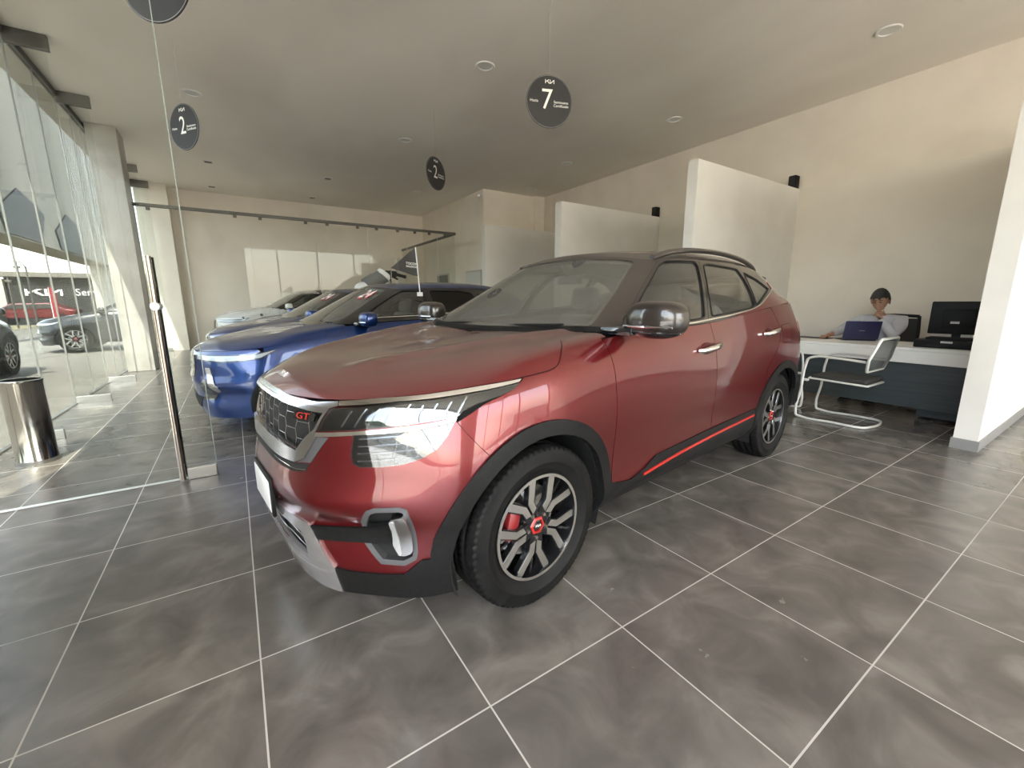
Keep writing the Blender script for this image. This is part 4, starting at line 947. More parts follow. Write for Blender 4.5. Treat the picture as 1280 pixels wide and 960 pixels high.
def room():
    struct(MB().box(XF, XB + .2, YN - .2, YFAR + .2, -.1, 0).build('floor', floor_mat()))
    struct(MB().box(XF - .35, XB + .2, YN - .2, YFAR + .2, ZC, ZC + .4).build('ceiling', CEILM))
    struct(MB().box(XB, XB + .2, YN, YFAR, 3.035, ZC).build('wall_right_upper', WALLM))
    struct(MB().box(XB - .025, XB + .2, YN, YFAR, 0, 3.035).build('wall_right', WALLDIRTY))
    struct(MB().box(XF, XB + .2, YFAR, YFAR + .2, 0, ZC).build('wall_far', WALLM))
    struct(MB().box(.8, XB, YN - .012, YN, 0.0, ZC).build('window_1', PANE)); struct(MB().box(XF, .8, YN - .1, YN + .05, 0, ZC).build('wall_glare_block', WALLM))  # unseen: glass added for daylight, left wall added to block its reflection
    for i, x in enumerate((.8, 2.4, 4.5, 6.6, XB - .06)): struct(MB().box(x, x + .06, YN - .05, YN + .05, 0, ZC).build('trim_%d' % (40 + i), DKMETAL))
    # the block at the back right with its doors
    struct(MB().box(5.92, XB - .02, 10.42, YFAR, 0, ZC).build('wall_block', WALLM))
    struct(MB().box(7.55, 7.875, 10.30, 10.42, 0, ZC).build('wall_block_pilaster', WALLM))
    # glazed front: panes, fins and channels
    ys = [YN, -5.2, -3.4, -1.6, .2, 2.0, 3.69, 5.52, 7.4, 9.1, 10.3, 12.8, YFAR]
    for i in range(len(ys) - 1):
        a, b = ys[i], ys[i + 1]
        struct(MB().box(XF - .006, XF + .006, a + .004, b - .004, .012, 4.16).build('window_%d' % (i + 2), TINT if a > 3.6 else PANE))
    SIL = mat('facade_joint', (.22, .22, .205), .5)
    for i, y in enumerate(ys[1:-1]): struct(MB().box(XF - .008, XF + .008, y - .005, y + .005, .01, 4.16).build('trim_%d' % (i + 1), SIL))
    for i, y in enumerate((4.6, 6.45, 8.25, 9.75)): struct(MB().box(XF - .008, XF + .008, y - .004, y + .004, .01, 4.16).build('trim_%d' % (i + 20), SIL))
    struct(MB().box(XF - .03, XF + .03, YN, YFAR, 4.14, ZC).build('trim_30', DKMETAL))
    struct(MB().box(XF - .02, XF + .02, YN, YFAR, 0, .014).build('trim_31', STEEL))
    FINL = {-3.4: 'clear glass fin far behind the camera', .2: 'clear glass fin beside the camera', 5.52: 'clear glass fin behind the steel waste bin', 7.4: 'clear glass fin with a steel floor clamp, second beyond the waste bin', 9.1: 'clear glass fin with a steel floor clamp, just before the concrete column', 12.8: 'clear glass fin beyond the concrete column', 14.3: 'farthest clear glass fin, in the far left corner'}
    FIN = glass_mat('fin_glass', (.97, .98, .975), 1.5, .0, k=.06)
    for y in (5.52, 7.4, 9.1, 12.8, 14.3):
        r = empty('glass_fin', (XF + .01, y, 0), 0, FINL[y], 'glass fin', 'glass fins along the front')
        MB().box(.0, .33, -.006, .006, .012, 4.1).build('fin_pane', FIN, r)
        MB().rbox(0, .33, -.02, .02, 0, .09, .004).build('floor_clamp', STEEL, r)
        w = MB(); w.rbox(0, .36, -.03, .03, 4.06, ZC - .002, .004); w.build('ceiling_bracket', DKMETAL, r)
    for y0, y1, nm in ((10.3, 10.9, 1), (.60, 2.95, 2)):
        struct(MB().rbox(-1.75, -1.35, y0, y1, 0, ZC, .01).build('column_%d' % nm, CONC))
    struct(MB().box(-1.75, -1.1, 14.35, YFAR, 0, ZC).build('column_3', WALLM))
    # partitions between the desks
    for i, (y0, y1, top) in enumerate(((.675, .825, 3.035), (3.52, 3.665, 3.035), (6.215, 6.39, 3.035), (8.985, 9.14, 3.035))):
        o = MB().box(5.14, XB - .02, y0, y1, 0, top).build('wall_partition_%d' % (i + 1), PARTM); struct(o)
        struct(MB().box(5.125, XB - .03, y0 - .012, y1 + .012, 0, .09).build('baseboard_partition_%d' % (i + 1), BASEM))
    struct(MB().box(XB - .04, XB - .02, YN, 10.3, 0, .09).build('baseboard_right', BASEM))
    # a white pier behind the far glazing
    struct(MB().box(4.84, 5.08, 14.55, YFAR, 0, 2.72).build('column_4', PARTM))
def glass_room():
    y = 10.58; z = 3.03
    r = empty('glass_partition', (0, y, 0), 0, 'long clear glass partition under a dark rail across the far end', 'glass partition')
    MB().rbox(-1.34, 5.14, -.025, .025, z - .03, z + .03, .004).build('rail', DKMETAL, r)
    xs = [-1.34, .45, 1.75, 2.85, 3.8, 4.62, 5.12]
    for a, b in zip(xs[:-1], xs[1:]):
        p = MB().box(a + .004, b - .004, -.005, .005, .02, z - .04).build('pane', PANE2, r)
        for xx in (a + .22, b - .22): MB().rbox(xx - .03, xx + .03, -.02, .02, z - .085, z - .03, .004).build('patch_clamp', DKMETAL, r)
    for xx in xs[1:-1]: MB().box(xx - .003, xx + .003, -.007, .007, .02, z - .04).build('joint', mat('silicone_joint', (.6, .6, .56)), r)
    MB().cyl((.50, -.02, 1.0), (.50, .02, 1.0), .03).build('door_lock', DKMETAL, r, smooth=True)
    r2 = empty('glass_partition', (5.13, y, 0), 0, 'short glass return panel under a dark rail, running back to the far wall', 'glass partition')
    MB().rbox(-.025, .025, .03, YFAR - y - .01, z - .03, z + .03, .004).build('rail', DKMETAL, r2)
    for a, b in ((.04, 1.4), (1.4, 2.8), (2.8, 4.2)): MB().box(-.005, .005, a + .004, b - .004, .02, z - .03).build('pane', PANE2, r2)
def entrance_door():
    r = empty('glass_door', (-1.0, 3.68, 0), 0, 'frameless clear glass door with tall pull bars, standing open nearest the camera', 'glass door')
    MB().box(XF + 1.0 + .02, .775, -.006, .006, .012, 4.12).build('pane', glass_mat('door_glass', (.965, .975, .965), 1.5, .0, k=.3), r)
    MB().rbox(.60, .775, -.02, .02, 0, .085, .004).build('floor_patch', STEEL, r)
    MB().box(.7725, .778, -.0065, .0065, .08, 4.12).build('glass_edge', mat('glass_edge', (.35, .42, .38), .2, 0, .5), r)
    MB().box(XF + 1.03, .60, -.0065, .0065, .006, .016).build('bottom_edge', mat('glass_edge_bright', (.7, .73, .7), .2), r)
    for dy, nm, m in ((-.055, 'pull_bar', mat('bar_steel', (.55, .47, .40), .2, 1)), (.055, 'pull_bar', mat('bar_black', (.02, .02, .02), .25, .2, .5))):
        MB().cyl((.575, dy, .02), (.575, dy, 1.555), .019, n=24).build(nm, m, r, smooth=True)
    MB().cyl((.575, -.055, 1.53), (.575, .055, 1.53), .010).build('bar_bolt', STEEL, r, smooth=True)
    MB().cyl((.575, -.055, .10), (.575, .055, .10), .010).build('bar_bolt', STEEL, r, smooth=True)
    MB().cyl((.575, -.085, 1.235), (.575, .085, 1.235), .026, n=24).build('lock', STEEL, r, smooth=True)
def ceiling_things():
    L = dict(a=(3.03, 5.24), b=(-.17, 8.14), c=(3.02, 8.22), d=(6.45, 2.17), e=(6.45, 4.93), f=(6.43, 7.61), g=(4.55, 11.7), h=(7.02, 9.73))
    names = dict(a='right of the nearest hanging disc sign, beyond it', b='above the left hanging disc sign', c='above the far hanging disc sign', d='over the desk bay at right', e='beyond the desk bay, over the middle partition', f='over the third partition', g='nearest the far glass partition', h='by the back right corner')
    for k, (x, y) in L.items():
        r = empty('ceiling_downlight', (x, y, ZC), 0, 'round white recessed ceiling light %s' % names[k], 'ceiling light', 'round ceiling lights')
        MB().lathe([(.085, -.004), (.09, -.012), (.115, -.012), (.125, -.001), (.085, -.001)], n=40).build('trim_ring', mat('light_trim', (.78, .76, .72), .5), r, smooth=True)
        MB().cyl((0, 0, -.004), (0, 0, -.001), .086, n=32).build('diffuser', mat('light_diffuser', (.70, .69, .66), .6), r)
    for (x, y), t in zip(((-.11, 11.68), (-.12, 14.02), (2.27, 11.63), (2.25, 13.92)), ('left, on this side of the glass rail', 'leftmost of the back pair', 'above the glass rail, middle', 'right of the back pair')):
        r = empty('ceiling_spotlight', (x, y, ZC), 0, 'small square recessed spotlight in the far ceiling, %s' % t, 'ceiling spotlight', 'square ceiling spots')
        m = MB(); m.box(-.09, .09, -.09, .09, -.012, -.001); m.build('trim_plate', mat('light_trim', (.78, .76, .72), .5), r)
        MB().box(-.065, .065, -.065, .065, -.014, -.012).build('lamp_recess', mat('lamp_recess', (.12, .11, .10), .4, .5), r)
def pendant(x, y, yaw, num, label, dz=0, top=ZC, z=3.29):
    r = empty('hanging_sign', (x, y, z), yaw, label, 'hanging sign', 'disc signs hung from the ceiling')
    SIGN = noise_mat('sign_black', (.022, .022, .023), (.028, .027, .027), 3, .7)
    MB().cyl((0, -.004, 0), (0, .004, 0), .25, n=72).build('disc', SIGN, r, bevel=.001)
    MB().lathe([(.241, -.0045), (.241, -.0055), (.2435, -.0055), (.2435, -.0045)], axis='y', n=72).build('rim_line', mat('sign_grey', (.4, .4, .4), .5), r)
    MB().cyl((0, 0, .249), (0, 0, top - z), .0016, n=6).build('cord', mat('cord', (.45, .44, .42), .6), r)
    f = Matrix.Translation((0, -.0052, 0)) @ Matrix.Rotation(PI / 2, 4, 'X')
    W_ = mat('sign_lettering', (.85, .84, .78), .5)
    t = MB(); add_emblem(t, .036, f @ Matrix.Translation((0, .185, 0)), .0008); t.build('emblem', W_, r)
    t = MB(); add_text(t, num, .27, f @ Matrix.Translation((-.028 if num == '7' else -.02, .012, 0)), .95 if num == '7' else .8); t.build('numeral', W_, r)
    t = MB(); add_text(t, 'Hasta', .038, f @ Matrix.Translation((-.165, .0, 0))); t.build('lettering', W_, r)
    t = MB(); add_text(t, 'Seminuevo', .036, f @ Matrix.Translation((.125, .0, 0))); add_text(t, 'Certificado', .036, f @ Matrix.Translation((.125, -.034, 0))); t.build('lettering', W_, r)
def signs():
    pendant(2.97, 3.82, math.radians(-21), '7', 'round black hanging sign with a white 7, above the red car')
    pendant(-.25, 6.66, math.radians(-54), '2', 'round black hanging sign with a white 2, at left by the glass door edge')
    pendant(2.97, 6.76, math.radians(30), '2', 'round black hanging sign with a white 2, farthest, above the blue car')
    pendant(-.19, 3.86, math.radians(-40), '7', 'round dark hanging sign cut off by the top edge, nearest the glass front')
def bin_():
    r = empty('waste_bin', (-1.45, 4.80, 0), .3, 'round polished steel waste bin by the glass front', 'waste bin')
    S = mat('bin_steel', (.42, .39, .36), .13, 1)
    MB().lathe([(.0001, .0), (.118, .0), (.122, .012), (.122, .03), (.119, .035), (.119, .645), (.123, .65), (.123, .668), (.119, .672), (.110, .672), (.110, .60)], n=56).build('body', S, r, smooth=True)
    MB().lathe([(.110, .60), (.110, .3), (.0001, .29)], n=40).build('inner_liner', DARK, r, smooth=True)
    MB().lathe([(.1195, .03), (.1255, .03), (.1255, .0), (.1195, .0)], n=56).build('base_ring', mat('bin_base', (.3, .29, .28), .3, .9), r, smooth=True)
def speaker(x, y, z, label):
    r = empty('wall_speaker', (x, y, z), .0, label, 'speaker', 'black wall speakers')
    m = MB(); m.rbox(-.07, .07, -.055, .055, .0, .20, .012, 3); m.build('cabinet', PLASTIC, r, smooth=True)
    MB().rbox(-.074, -.069, -.045, .045, .012, .188, .003).build('grille', mat('speaker_cloth', (.02, .02, .02), .9), r)
def small_wall_things():
    speaker(7.80, 3.59, 3.037, 'small black speaker on top of the partition beside the desk bay')
    speaker(7.80, 6.28, 3.037, 'small black speaker on top of the second partition, further away')
    r = empty('security_camera', (5.92, 10.50, 4.08), 0, 'small white and black security camera high on the block corner', 'security camera')
    MB().rbox(-.012, 0, -.03, .03, -.04, .04, .004).build('mount', WHITE, r); MB().cyl((-.01, 0, 0), (-.10, .0, -.02), .011).build('arm', WHITE, r, smooth=True)
    MB().cyl((-.06, .04, -.02), (-.14, -.06, -.05), .032, n=20).build('body', GLOSSBLACK, r, smooth=True)
    # doors in the block wall
    for i, (y0, y1, zt, dark) in enumerate(((10.62, 11.42, 2.10, 0), (12.75, 13.55, 2.12, 1))):
        o = MB().box(5.885, 5.92, y0 - .05, y1 + .05, 0, zt + .05).build('door_%d' % (i + 1), mat('door_frame', (.50, .48, .45), .5)); struct(o)
        p = MB().box(5.875, 5.886, y0, y1, 0, zt).build('door_leaf', mat('door_dark', (.10, .10, .10), .5) if dark else mat('door_white', (.62, .61, .58), .4), o)
        MB().rbox(5.83, 5.876, y0 + .06, y0 + .09, .98, 1.04, .006).build('door_handle', STEEL, o)
        if not dark: MB().box(5.868, 5.876, y0 + .10, y0 + .24, 1.35, 1.70).build('door_notice', mat('notice_grey', (.25, .25, .25), .6), o)
    tag(MB().rbox(6.65, 7.10, 8.955, 8.985, 1.86, 1.98, .004).build('wall_plate', mat('plate_grey', (.33, .31, .28), .5)), 'small grey nameplate on the partition above the red car', 'nameplate')
# ================================================================ desk bay
def desk_bay():
    r = empty('desk', (6.03, 2.1, 0), 0, 'long white desk with a dark slate front panel, in the bay at right', 'desk')
    MB().rbox(0, .88, -1.27, 1.37, .735, .765, .003).build('desktop', mat('desk_white', (.80, .79, .76), .35), r)
    MB().rbox(.0, .03, -1.27, 1.37, .60, .733, .003).build('front_apron', mat('desk_white', (.8, .79, .76)), r)
    sl = noise_mat('slate_wood', (.035, .045, .05), (.055, .068, .075), 3, .45, stretch=(1, .6, 14), lo=.3, hi=.7)
    MB().rbox(.06, .085, -1.26, 1.36, .11, .598, .002).build('modesty_panel', sl, r)
    for y in (-1.22, 1.30): MB().rbox(.10, .80, y - .02, y + .02, .0, .733, .003).build('leg_panel', sl, r)
    MB().rbox(.12, .55, -1.19, -.80, .02, .598, .004).build('drawer_unit', sl, r)
    sd_ = empty('side_cabinet', (7.74, .93, 0), 0, 'low white cabinet against the back wall behind the desk', 'cabinet')
    MB().rbox(-.25, .12, -.08, .66, .06, .86, .004).build('body', mat('desk_white', (.8, .79, .76)), sd_); MB().rbox(-.22, .11, -.07, .65, 0, .06, .002).build('plinth', BASEM, sd_)
    for i in range(2): 
        d = MB().rbox(-.268, -.252, -.075 + i * .37, .285 + i * .37, .08, .85, .003).build('door', mat('desk_white', (.8, .79, .76)), sd_); MB().cyl((-.275, .25, .5), (-.275, .25, .62), .006).build('handle', STEEL, d) if i == 0 else MB().cyl((-.275, .34, .5), (-.275, .34, .62), .006).build('handle', STEEL, d)
    # stack of folders on the cabinet
    cols = [(.55, .42, .22), (.62, .58, .48), (.45, .30, .12), (.7, .68, .62)]
    for i in range(4):
        o = MB().rbox(-.12, .12, -.17, .17, 0, .013, .003).build('folder', mat('folder_%s' % 'abcd'[i], cols[i], .7)); o.location = (7.66, 1.38 + .008 * i, .861 + i * .0135); o.rotation_euler = (0, 0, .08 * (i % 2))
        tag(o, ('lowest', 'second lowest', 'second from top', 'topmost')[i] + ' folder of the small stack behind the desk chair', 'folder', 'folders stacked behind the chair')
    # laptop
    lp = empty('laptop', (6.58, 2.035, .766), math.radians(40), 'open dark blue laptop on the white desk, its lid turned to the camera', 'laptop')
    lp.rotation_euler = (0, 0, math.radians(40))
    BL = mat('laptop_blue', (.022, .024, .075), .35, .3, .3)
    MB().rbox(0, .24, -.175, .175, 0, .018, .006, 3).build('base', GLOSSBLACK, lp, smooth=True)
    MB().rbox(.01, .2, -.16, .16, .018, .020, .0008).build('keyboard', PLASTIC, lp)
    Mt = Matrix.Translation((.0, 0, .016)) @ Matrix.Rotation(math.radians(-12), 4, 'Y')
    MB().rbox(-.006, .006, -.19, .19, 0, .235, .005, 3, Mt).build('lid', BL, lp, smooth=True)
    MB().box(.0062, .007, -.165, .165, .015, .222, Mt).build('screen', mat('screen_off', (.02, .02, .025), .15), lp)
    t = MB(); t.rbox(-.0075, -.006, -.03, .03, .112, .118, .0005, 1, Mt); t.build('lid_mark', SATIN, lp)
    mp_ = MB().rbox(6.50, 6.80, 2.36, 2.86, .7655, .769, .0015).build('desk_mat', mat('mat_black', (.02, .02, .02), .6)); tag(mp_, 'flat black desk mat left of the laptop', 'desk mat')
    mo = MB(); mo.sphere((0, 0, .0), 1, (.055, .033, .034), 20, 12)
    for v in mo.b.verts: v.co.z = max(v.co.z, 0)
    mo = mo.build('computer_mouse', PLASTIC, smooth=True); mo.location = (6.70, 2.46, .7695); tag(mo, 'black computer mouse under the seated man\'s hand', 'mouse')
    # monitor turned away, and a printer
    mn = empty('monitor', (6.63, 1.20, .766), math.radians(8), 'black computer monitor seen from behind at the right end of the desk', 'monitor')
    MB().rbox(-.11, .11, -.12, .12, 0, .012, .004).build('stand_base', GLOSSBLACK, mn); MB().rbox(-.02, .02, -.035, .035, .012, .24, .006).build('stand_neck', PLASTIC, mn)
    b = MB(); b.rbox(-.03, .0, -.23, .23, .13, .485, .012, 3); b.rbox(-.055, -.02, -.13, .13, .2, .40, .012, 2); b.build('screen_housing', PLASTIC, mn, smooth=True)
    MB().box(.0, .001, -.215, .215, .145, .47).build('screen', mat('screen_off', (.02, .02, .025)), mn)
    MB().box(-.0565, -.055, -.01, .06, .245, .27).build('maker_label', mat('sticker', (.6, .6, .58), .6), mn)
    pr_ = empty('printer', (6.325, 1.20, .766), math.radians(2), 'low black office printer in front of the monitor', 'printer')
    b = MB(); b.rbox(-.13, .13, -.24, .24, 0, .085, .012, 3); b.rbox(-.10, .12, -.20, .16, .085, .11, .01, 2); b.build('housing', PLASTIC, pr_, smooth=True)
    MB().rbox(-.135, -.125, -.20, .14, .02, .045, .003).build('paper_slot', DARK, pr_); MB().box(-.132, -.1305, -.06, .03, .055, .075).build('label_sticker', mat('sticker', (.6, .6, .58)), pr_)
    # cable under the desk
    c = MB(); c.tube(smooth_line([(5.86, 1.22, .012), (5.88, 1.17, .008), (5.95, 1.10, .006), (6.0, 1.02, .006), (6.10, .96, .006), (6.3, .9, .006)], 5), .005, 8); c.rbox(5.83, 5.87, 1.20, 1.235, 0, .03, .005)
    tag(c.build('floor_cable', PLASTIC, smooth=True), 'short black power cable with a plug lying on the floor under the desk', 'cable')
    office_chair(); man()
    visitor_chair((5.36, 1.72), 0, 'white framed cantilever chair with a grey mesh back, in front of the desk')
    visitor_chair((5.30, 2.52), PI, 'white framed cantilever chair mostly hidden behind the rear of the red car')
def office_chair():
    r = empty('office_chair', (7.22, 1.98, 0), 0, 'black office chair behind the desk, under the seated man', 'office chair')
    b = MB(); b.rbox(-.25, .25, -.26, .26, .44, .50, .04, 3); b.build('seat', PLASTIC, r, smooth=True)
    fr = MB(); fr.tube(smooth_line([(.22, -.25, .52), (.27, -.27, .8), (.30, -.25, 1.06)], 6), .02); fr.tube(smooth_line([(.22, .25, .52), (.27, .27, .8), (.30, .25, 1.06)], 6), .02); fr.tube([(.30, -.25, 1.06), (.31, 0, 1.07), (.30, .25, 1.06)], .02); fr.tube([(.22, -.25, .52), (.24, .25, .52)], .02); fr.build('backrest_frame', PLASTIC, r, smooth=True)
    sl = MB()
    sl.rbox(.262, .275, -.25, .25, .56, 1.03, .004, mtx=Matrix.Translation((0, 0, 0)))
    sl.build('backrest_mesh', mat('mesh_black', (.03, .03, .03), .8), r)
    g = MB(); g.cyl((0, 0, .10), (0, 0, .44), .028); g.build('gas_lift', GLOSSBLACK, r, smooth=True)
    for k in range(5):
        a = 2 * PI * k / 5 + .3; l = MB(); l.tube([(0, 0, .11), (.16 * math.cos(a), .16 * math.sin(a), .10), (.30 * math.cos(a), .30 * math.sin(a), .075)], [.022, .018, .014]); leg = l.build('base_arm', PLASTIC, r, smooth=True)
        w = MB(); x, y = .30 * math.cos(a), .30 * math.sin(a); w.cyl((x, y - .022, .028), (x, y + .022, .028), .028, n=20); w.cyl((x, y, .05), (x, y, .08), .01); w.build('caster', GLOSSBLACK, leg, smooth=True)
def visitor_chair(p, rz, label):
    r = empty('visitor_chair', (p[0], p[1], 0), rz, label, 'chair', 'visitor chairs at the desk')
    FRM = mat('chair_frame', (.66, .66, .63), .35, .15, .3)
    f = MB(); hx = .255
    def side(x): return [(x, -.22, .67), (x, .05, .685), (x, .22, .68), (x, .275, .655), (x, .29, .60), (x, .31, .30), (x, .335, .07), (x, .325, .025), (x, .28, .014), (x, 0, .014), (x, -.20, .014)]
    L = smooth_line(side(-hx), 4); Rr = smooth_line(side(hx), 4)
    back = smooth_line([(-hx, -.20, .014), (-hx + .03, -.27, .014), (-hx + .11, -.30, .014), (hx - .11, -.30, .014), (hx - .03, -.27, .014), (hx, -.20, .014)], 4)
    f.tube(L + back[1:-1] + Rr[::-1], .0125, 10); f.build('frame', FRM, r, smooth=True)
    # seat: pale shell, dark cushion
    s_ = MB(); s_.rbox(-.225, .225, -.26, .27, .415, .435, .009, 3)
    for v in s_.b.verts:
        v.co.z += .05 * (v.co.y / .27)**2 * (1 if v.co.y > 0 else .2) * .4
    s_.build('seat_shell', FRM, r, smooth=True)
    cu = MB(); cu.rbox(-.215, .215, -.25, .25, .436, .485, .022, 4); cu.build('seat_cushion', noise_mat('cushion_black', (.018, .017, .016), (.03, .028, .026), 80, .85), r, smooth=True)
    for x in (-.235, .235): MB().rbox(x - .02, x + .02, .255, .32, .41, .435, .006).build('seat_bracket', FRM, r, smooth=True)
    # backrest frame, leaning back
    Mt = Matrix.Translation((0, -.235, .57)) @ Matrix.Rotation(math.radians(14), 4, 'X')
    pts = [(-.22, .0), (.22, .0), (.25, .05), (.285, .12), (.235, .335), (-.235, .335), (-.285, .12), (-.25, .05)]
    fr = MB(); fr.tube([Mt @ Vector((x, .012 * (abs(x) / .25)**2, z)) for x, z in rounded(pts, .02, 3)], .014, 8, True); fr.build('backrest_frame', FRM, r, smooth=True)
    me = MB(); me.prism(pts, 1, -.002, .002, Mt); me.build('backrest_mesh', glass_mesh(), r)
    return r
def glass_mesh():
    if 'chair_mesh' in MATS: return MATS['chair_mesh']
    m = bpy.data.materials.new('chair_mesh'); m.use_nodes = True; n = m.node_tree.nodes; l = m.node_tree.links; n.clear()
    o = n.new('ShaderNodeOutputMaterial'); mx = n.new('ShaderNodeMixShader'); tr = n.new('ShaderNodeBsdfTransparent'); d = n.new('ShaderNodeBsdfDiffuse'); d.inputs[0].default_value = (.14, .15, .15, 1)
    ch = n.new('ShaderNodeTexChecker'); ch.inputs['Scale'].default_value = 420; tc = n.new('ShaderNodeTexCoord'); l.new(tc.outputs['Object'], ch.inputs[0])
    mm = n.new('ShaderNodeMath'); mm.operation = 'MULTIPLY_ADD'; mm.inputs[1].default_value = .3; mm.inputs[2].default_value = .35; l.new(ch.outputs['Fac'], mm.inputs[0]); l.new(mm.outputs[0], mx.inputs[0])
    l.new(tr.outputs[0], mx.inputs[1]); l.new(d.outputs[0], mx.inputs[2]); l.new(mx.outputs[0], o.inputs[0]); MATS['chair_mesh'] = m; return m
def skin_obj(name, nodes, edges, m, parent, sub=2, root=0):
    me = bpy.data.meshes.new(name); me.from_pydata([n[0] for n in nodes], edges, []); me.update()
    o = bpy.data.objects.new(name, me); COL.objects.link(o); o.modifiers.new('skin', 'SKIN')
    if not me.skin_vertices: me.skin_vertices.new()
    for i, n in enumerate(nodes):
        r = n[1]; me.skin_vertices[0].data[i].radius = (r, r) if isinstance(r, (int, float)) else r
        me.skin_vertices[0].data[i].use_root = (i == root)
    o.modifiers['skin'].use_smooth_shade = True
    s_ = o.modifiers.new('sub', 'SUBSURF'); s_.levels = sub; s_.render_levels = sub
    bpy.context.view_layer.update(); dg = bpy.context.evaluated_depsgraph_get(); me2 = bpy.data.meshes.new_from_object(o.evaluated_get(dg))
    o.modifiers.clear(); o.data = me2; me2.name = name; me2.materials.clear(); me2.materials.append(m)
    me2.polygons.foreach_set('use_smooth', [True] * len(me2.polygons))
    o.parent = parent; return o
def man():
    """seated behind the desk, facing -x, head bowed, left fist under the nose, right hand on the mouse"""
    r = empty('person', (7.12, 2.02, 0), 0, 'person in a grey long-sleeved shirt seated at the desk, resting chin on one hand', 'person')
    SK = noise_mat('skin', (.36, .19, .12), (.40, .22, .14), 12, .5); SH = noise_mat('shirt_grey', (.40, .40, .43), (.47, .47, .50), 6, .85, bump=.1, bscale=30); TR = mat('trousers_dark', (.03, .03, .04), .8); HR = noise_mat('hair_black', (.010, .009, .008), (.02, .018, .016), 60, .6, bump=.4, bscale=200)
    # whole body in one surface: pelvis, spine, arms, legs (clothes follow as children)
    n = []; e = []
    def add(p, rad, par=None):
        n.append((p, rad)); i = len(n) - 1
        if par is not None: e.append((par, i))
        return i
    pel = add((.10, 0, .57), .12); wa = add((.08, 0, .72), .105, pel); ch = add((.03, 0, .88), .11, wa); up = add((.0, 0, .985), .075, ch); nk = add((-.035, .0, 1.075), .052, up); nk2 = add((-.06, 0, 1.13), .052, nk)
    for sg, leg in ((1, 1), (-1, 1)):
        h = add((.02, sg * .10, .54), .09, pel); k = add((-.36, sg * .13, .53), .065, h); an = add((-.32, sg * .13, .10), .045, k); ft = add((-.44, sg * .13, .04), .035, an)
    body_nodes = list(n); body_edges = list(e)
    # right arm (seen at left): reaching out to the mouse
    shR = add((.0, .185, 1.0), .05, up); elR = add((-.14, .36, .865), .042, shR); wrR = add((-.36, .43, .80), .030, elR); hR = add((-.40, .435, .795), (.038, .018), wrR)
    # left arm: elbow on the desk, fist at the mouth
    shL = add((.0, -.185, 1.0), .05, up); elL = add((-.22, -.22, .82), .042, shL); wrL = add((-.228, -.04, 1.08), .028, elL); hL = add((-.232, -.02, 1.115), (.030, .022), wrL)
    skin_obj('body', n, e, SK, r)
    # shirt: torso and sleeves, a touch bigger
    m_ = []; ee = []
    def ad(p, rad, par=None):
        m_.append((p, rad)); i = len(m_) - 1
        if par is not None: ee.append((par, i))
        return i
    a = ad((.10, 0, .58), .165); b = ad((.08, 0, .72), .155, a); c_ = ad((.03, 0, .89), .172, b); d = ad((.01, 0, .985), .145, c_); q = ad((-.015, 0, 1.05), .10, d); ad((-.04, 0, 1.095), .066, q)
    s1 = ad((.005, .185, 1.0), .088, d); s2 = ad((-.07, .29, .94), .072, s1); s3 = ad((-.14, .36, .865), .064, s2); ad((-.30, .415, .812), .046, s3)
    s1 = ad((.005, -.185, 1.0), .088, d); s2 = ad((-.09, -.225, .92), .072, s1); s3 = ad((-.218, -.215, .832), .064, s2); s4 = ad((-.224, -.13, .95), .054, s3); ad((-.228, -.072, 1.035), .042, s4)
    skin_obj('shirt', m_, ee, SH, r)
    tn = []; te = []
    tn = [((.10, 0, .56), .17), ((.0, .10, .55), .105), ((-.36, .13, .54), .078), ((-.32, .13, .14), .062), ((.0, -.10, .55), .105), ((-.36, -.13, .54), .078), ((-.32, -.13, .14), .062)]
    skin_obj('trousers', tn, [(0, 1), (1, 2), (2, 3), (0, 4), (4, 5), (5, 6)], TR, r)
    for sg in (1, -1): MB().rbox(-.50, -.26, sg * .13 - .045, sg * .13 + .045, 0, .09, .03, 3).build('shoe', GLOSSBLACK, r, smooth=True)
    # head
    Mh = Matrix.Translation((-.10, .0, 1.262)) @ Matrix.Scale(1.10, 4) @ Matrix.Rotation(math.radians(-20), 4, 'Y') @ Matrix.Scale(-1, 4, (1, 0, 0)) 
    def head(nose=True, grow=0, name='head', m=SK, cut=None):
        t = bmesh.new(); bmesh.ops.create_uvsphere(t, u_segments=40, v_segments=30, radius=1)
        for v in t.verts:
            x, y, z = v.co                                       # face towards +x before the mirror
            f = max(x, 0)
            X = x * (.098 if x < 0 else .092); Y = y * .077; Z = z * .122
            if z < -.1: Y *= 1 - .30 * min(1, (-.1 - z) / .9); X *= 1 - .10 * (-z)          # jaw
            if f > .35:
                X -= (f - .35) * .018                                                           # flatter face
                g = lambda yy, zz, sy, sz: math.exp(-((y - yy) / sy)**2 - ((z - zz) / sz)**2)
                X += .026 * g(0, -.20, .13, .20) + .013 * g(0, .02, .12, .20) - .009 * (g(.36, .02, .17, .10) + g(-.36, .02, .17, .10)) + .006 * (g(.36, .20, .3, .08) + g(-.36, .20, .3, .08)) + .010 * g(0, -.52, .30, .07) - .006 * g(0, -.60, .3, .035) + .008 * g(0, -.86, .3, .14)
            v.co = (X, Y, Z)
        return t
    b = MB(); b.merge(head(), Mh); hd = b.build('head', SK, r, smooth=True, angle=180)
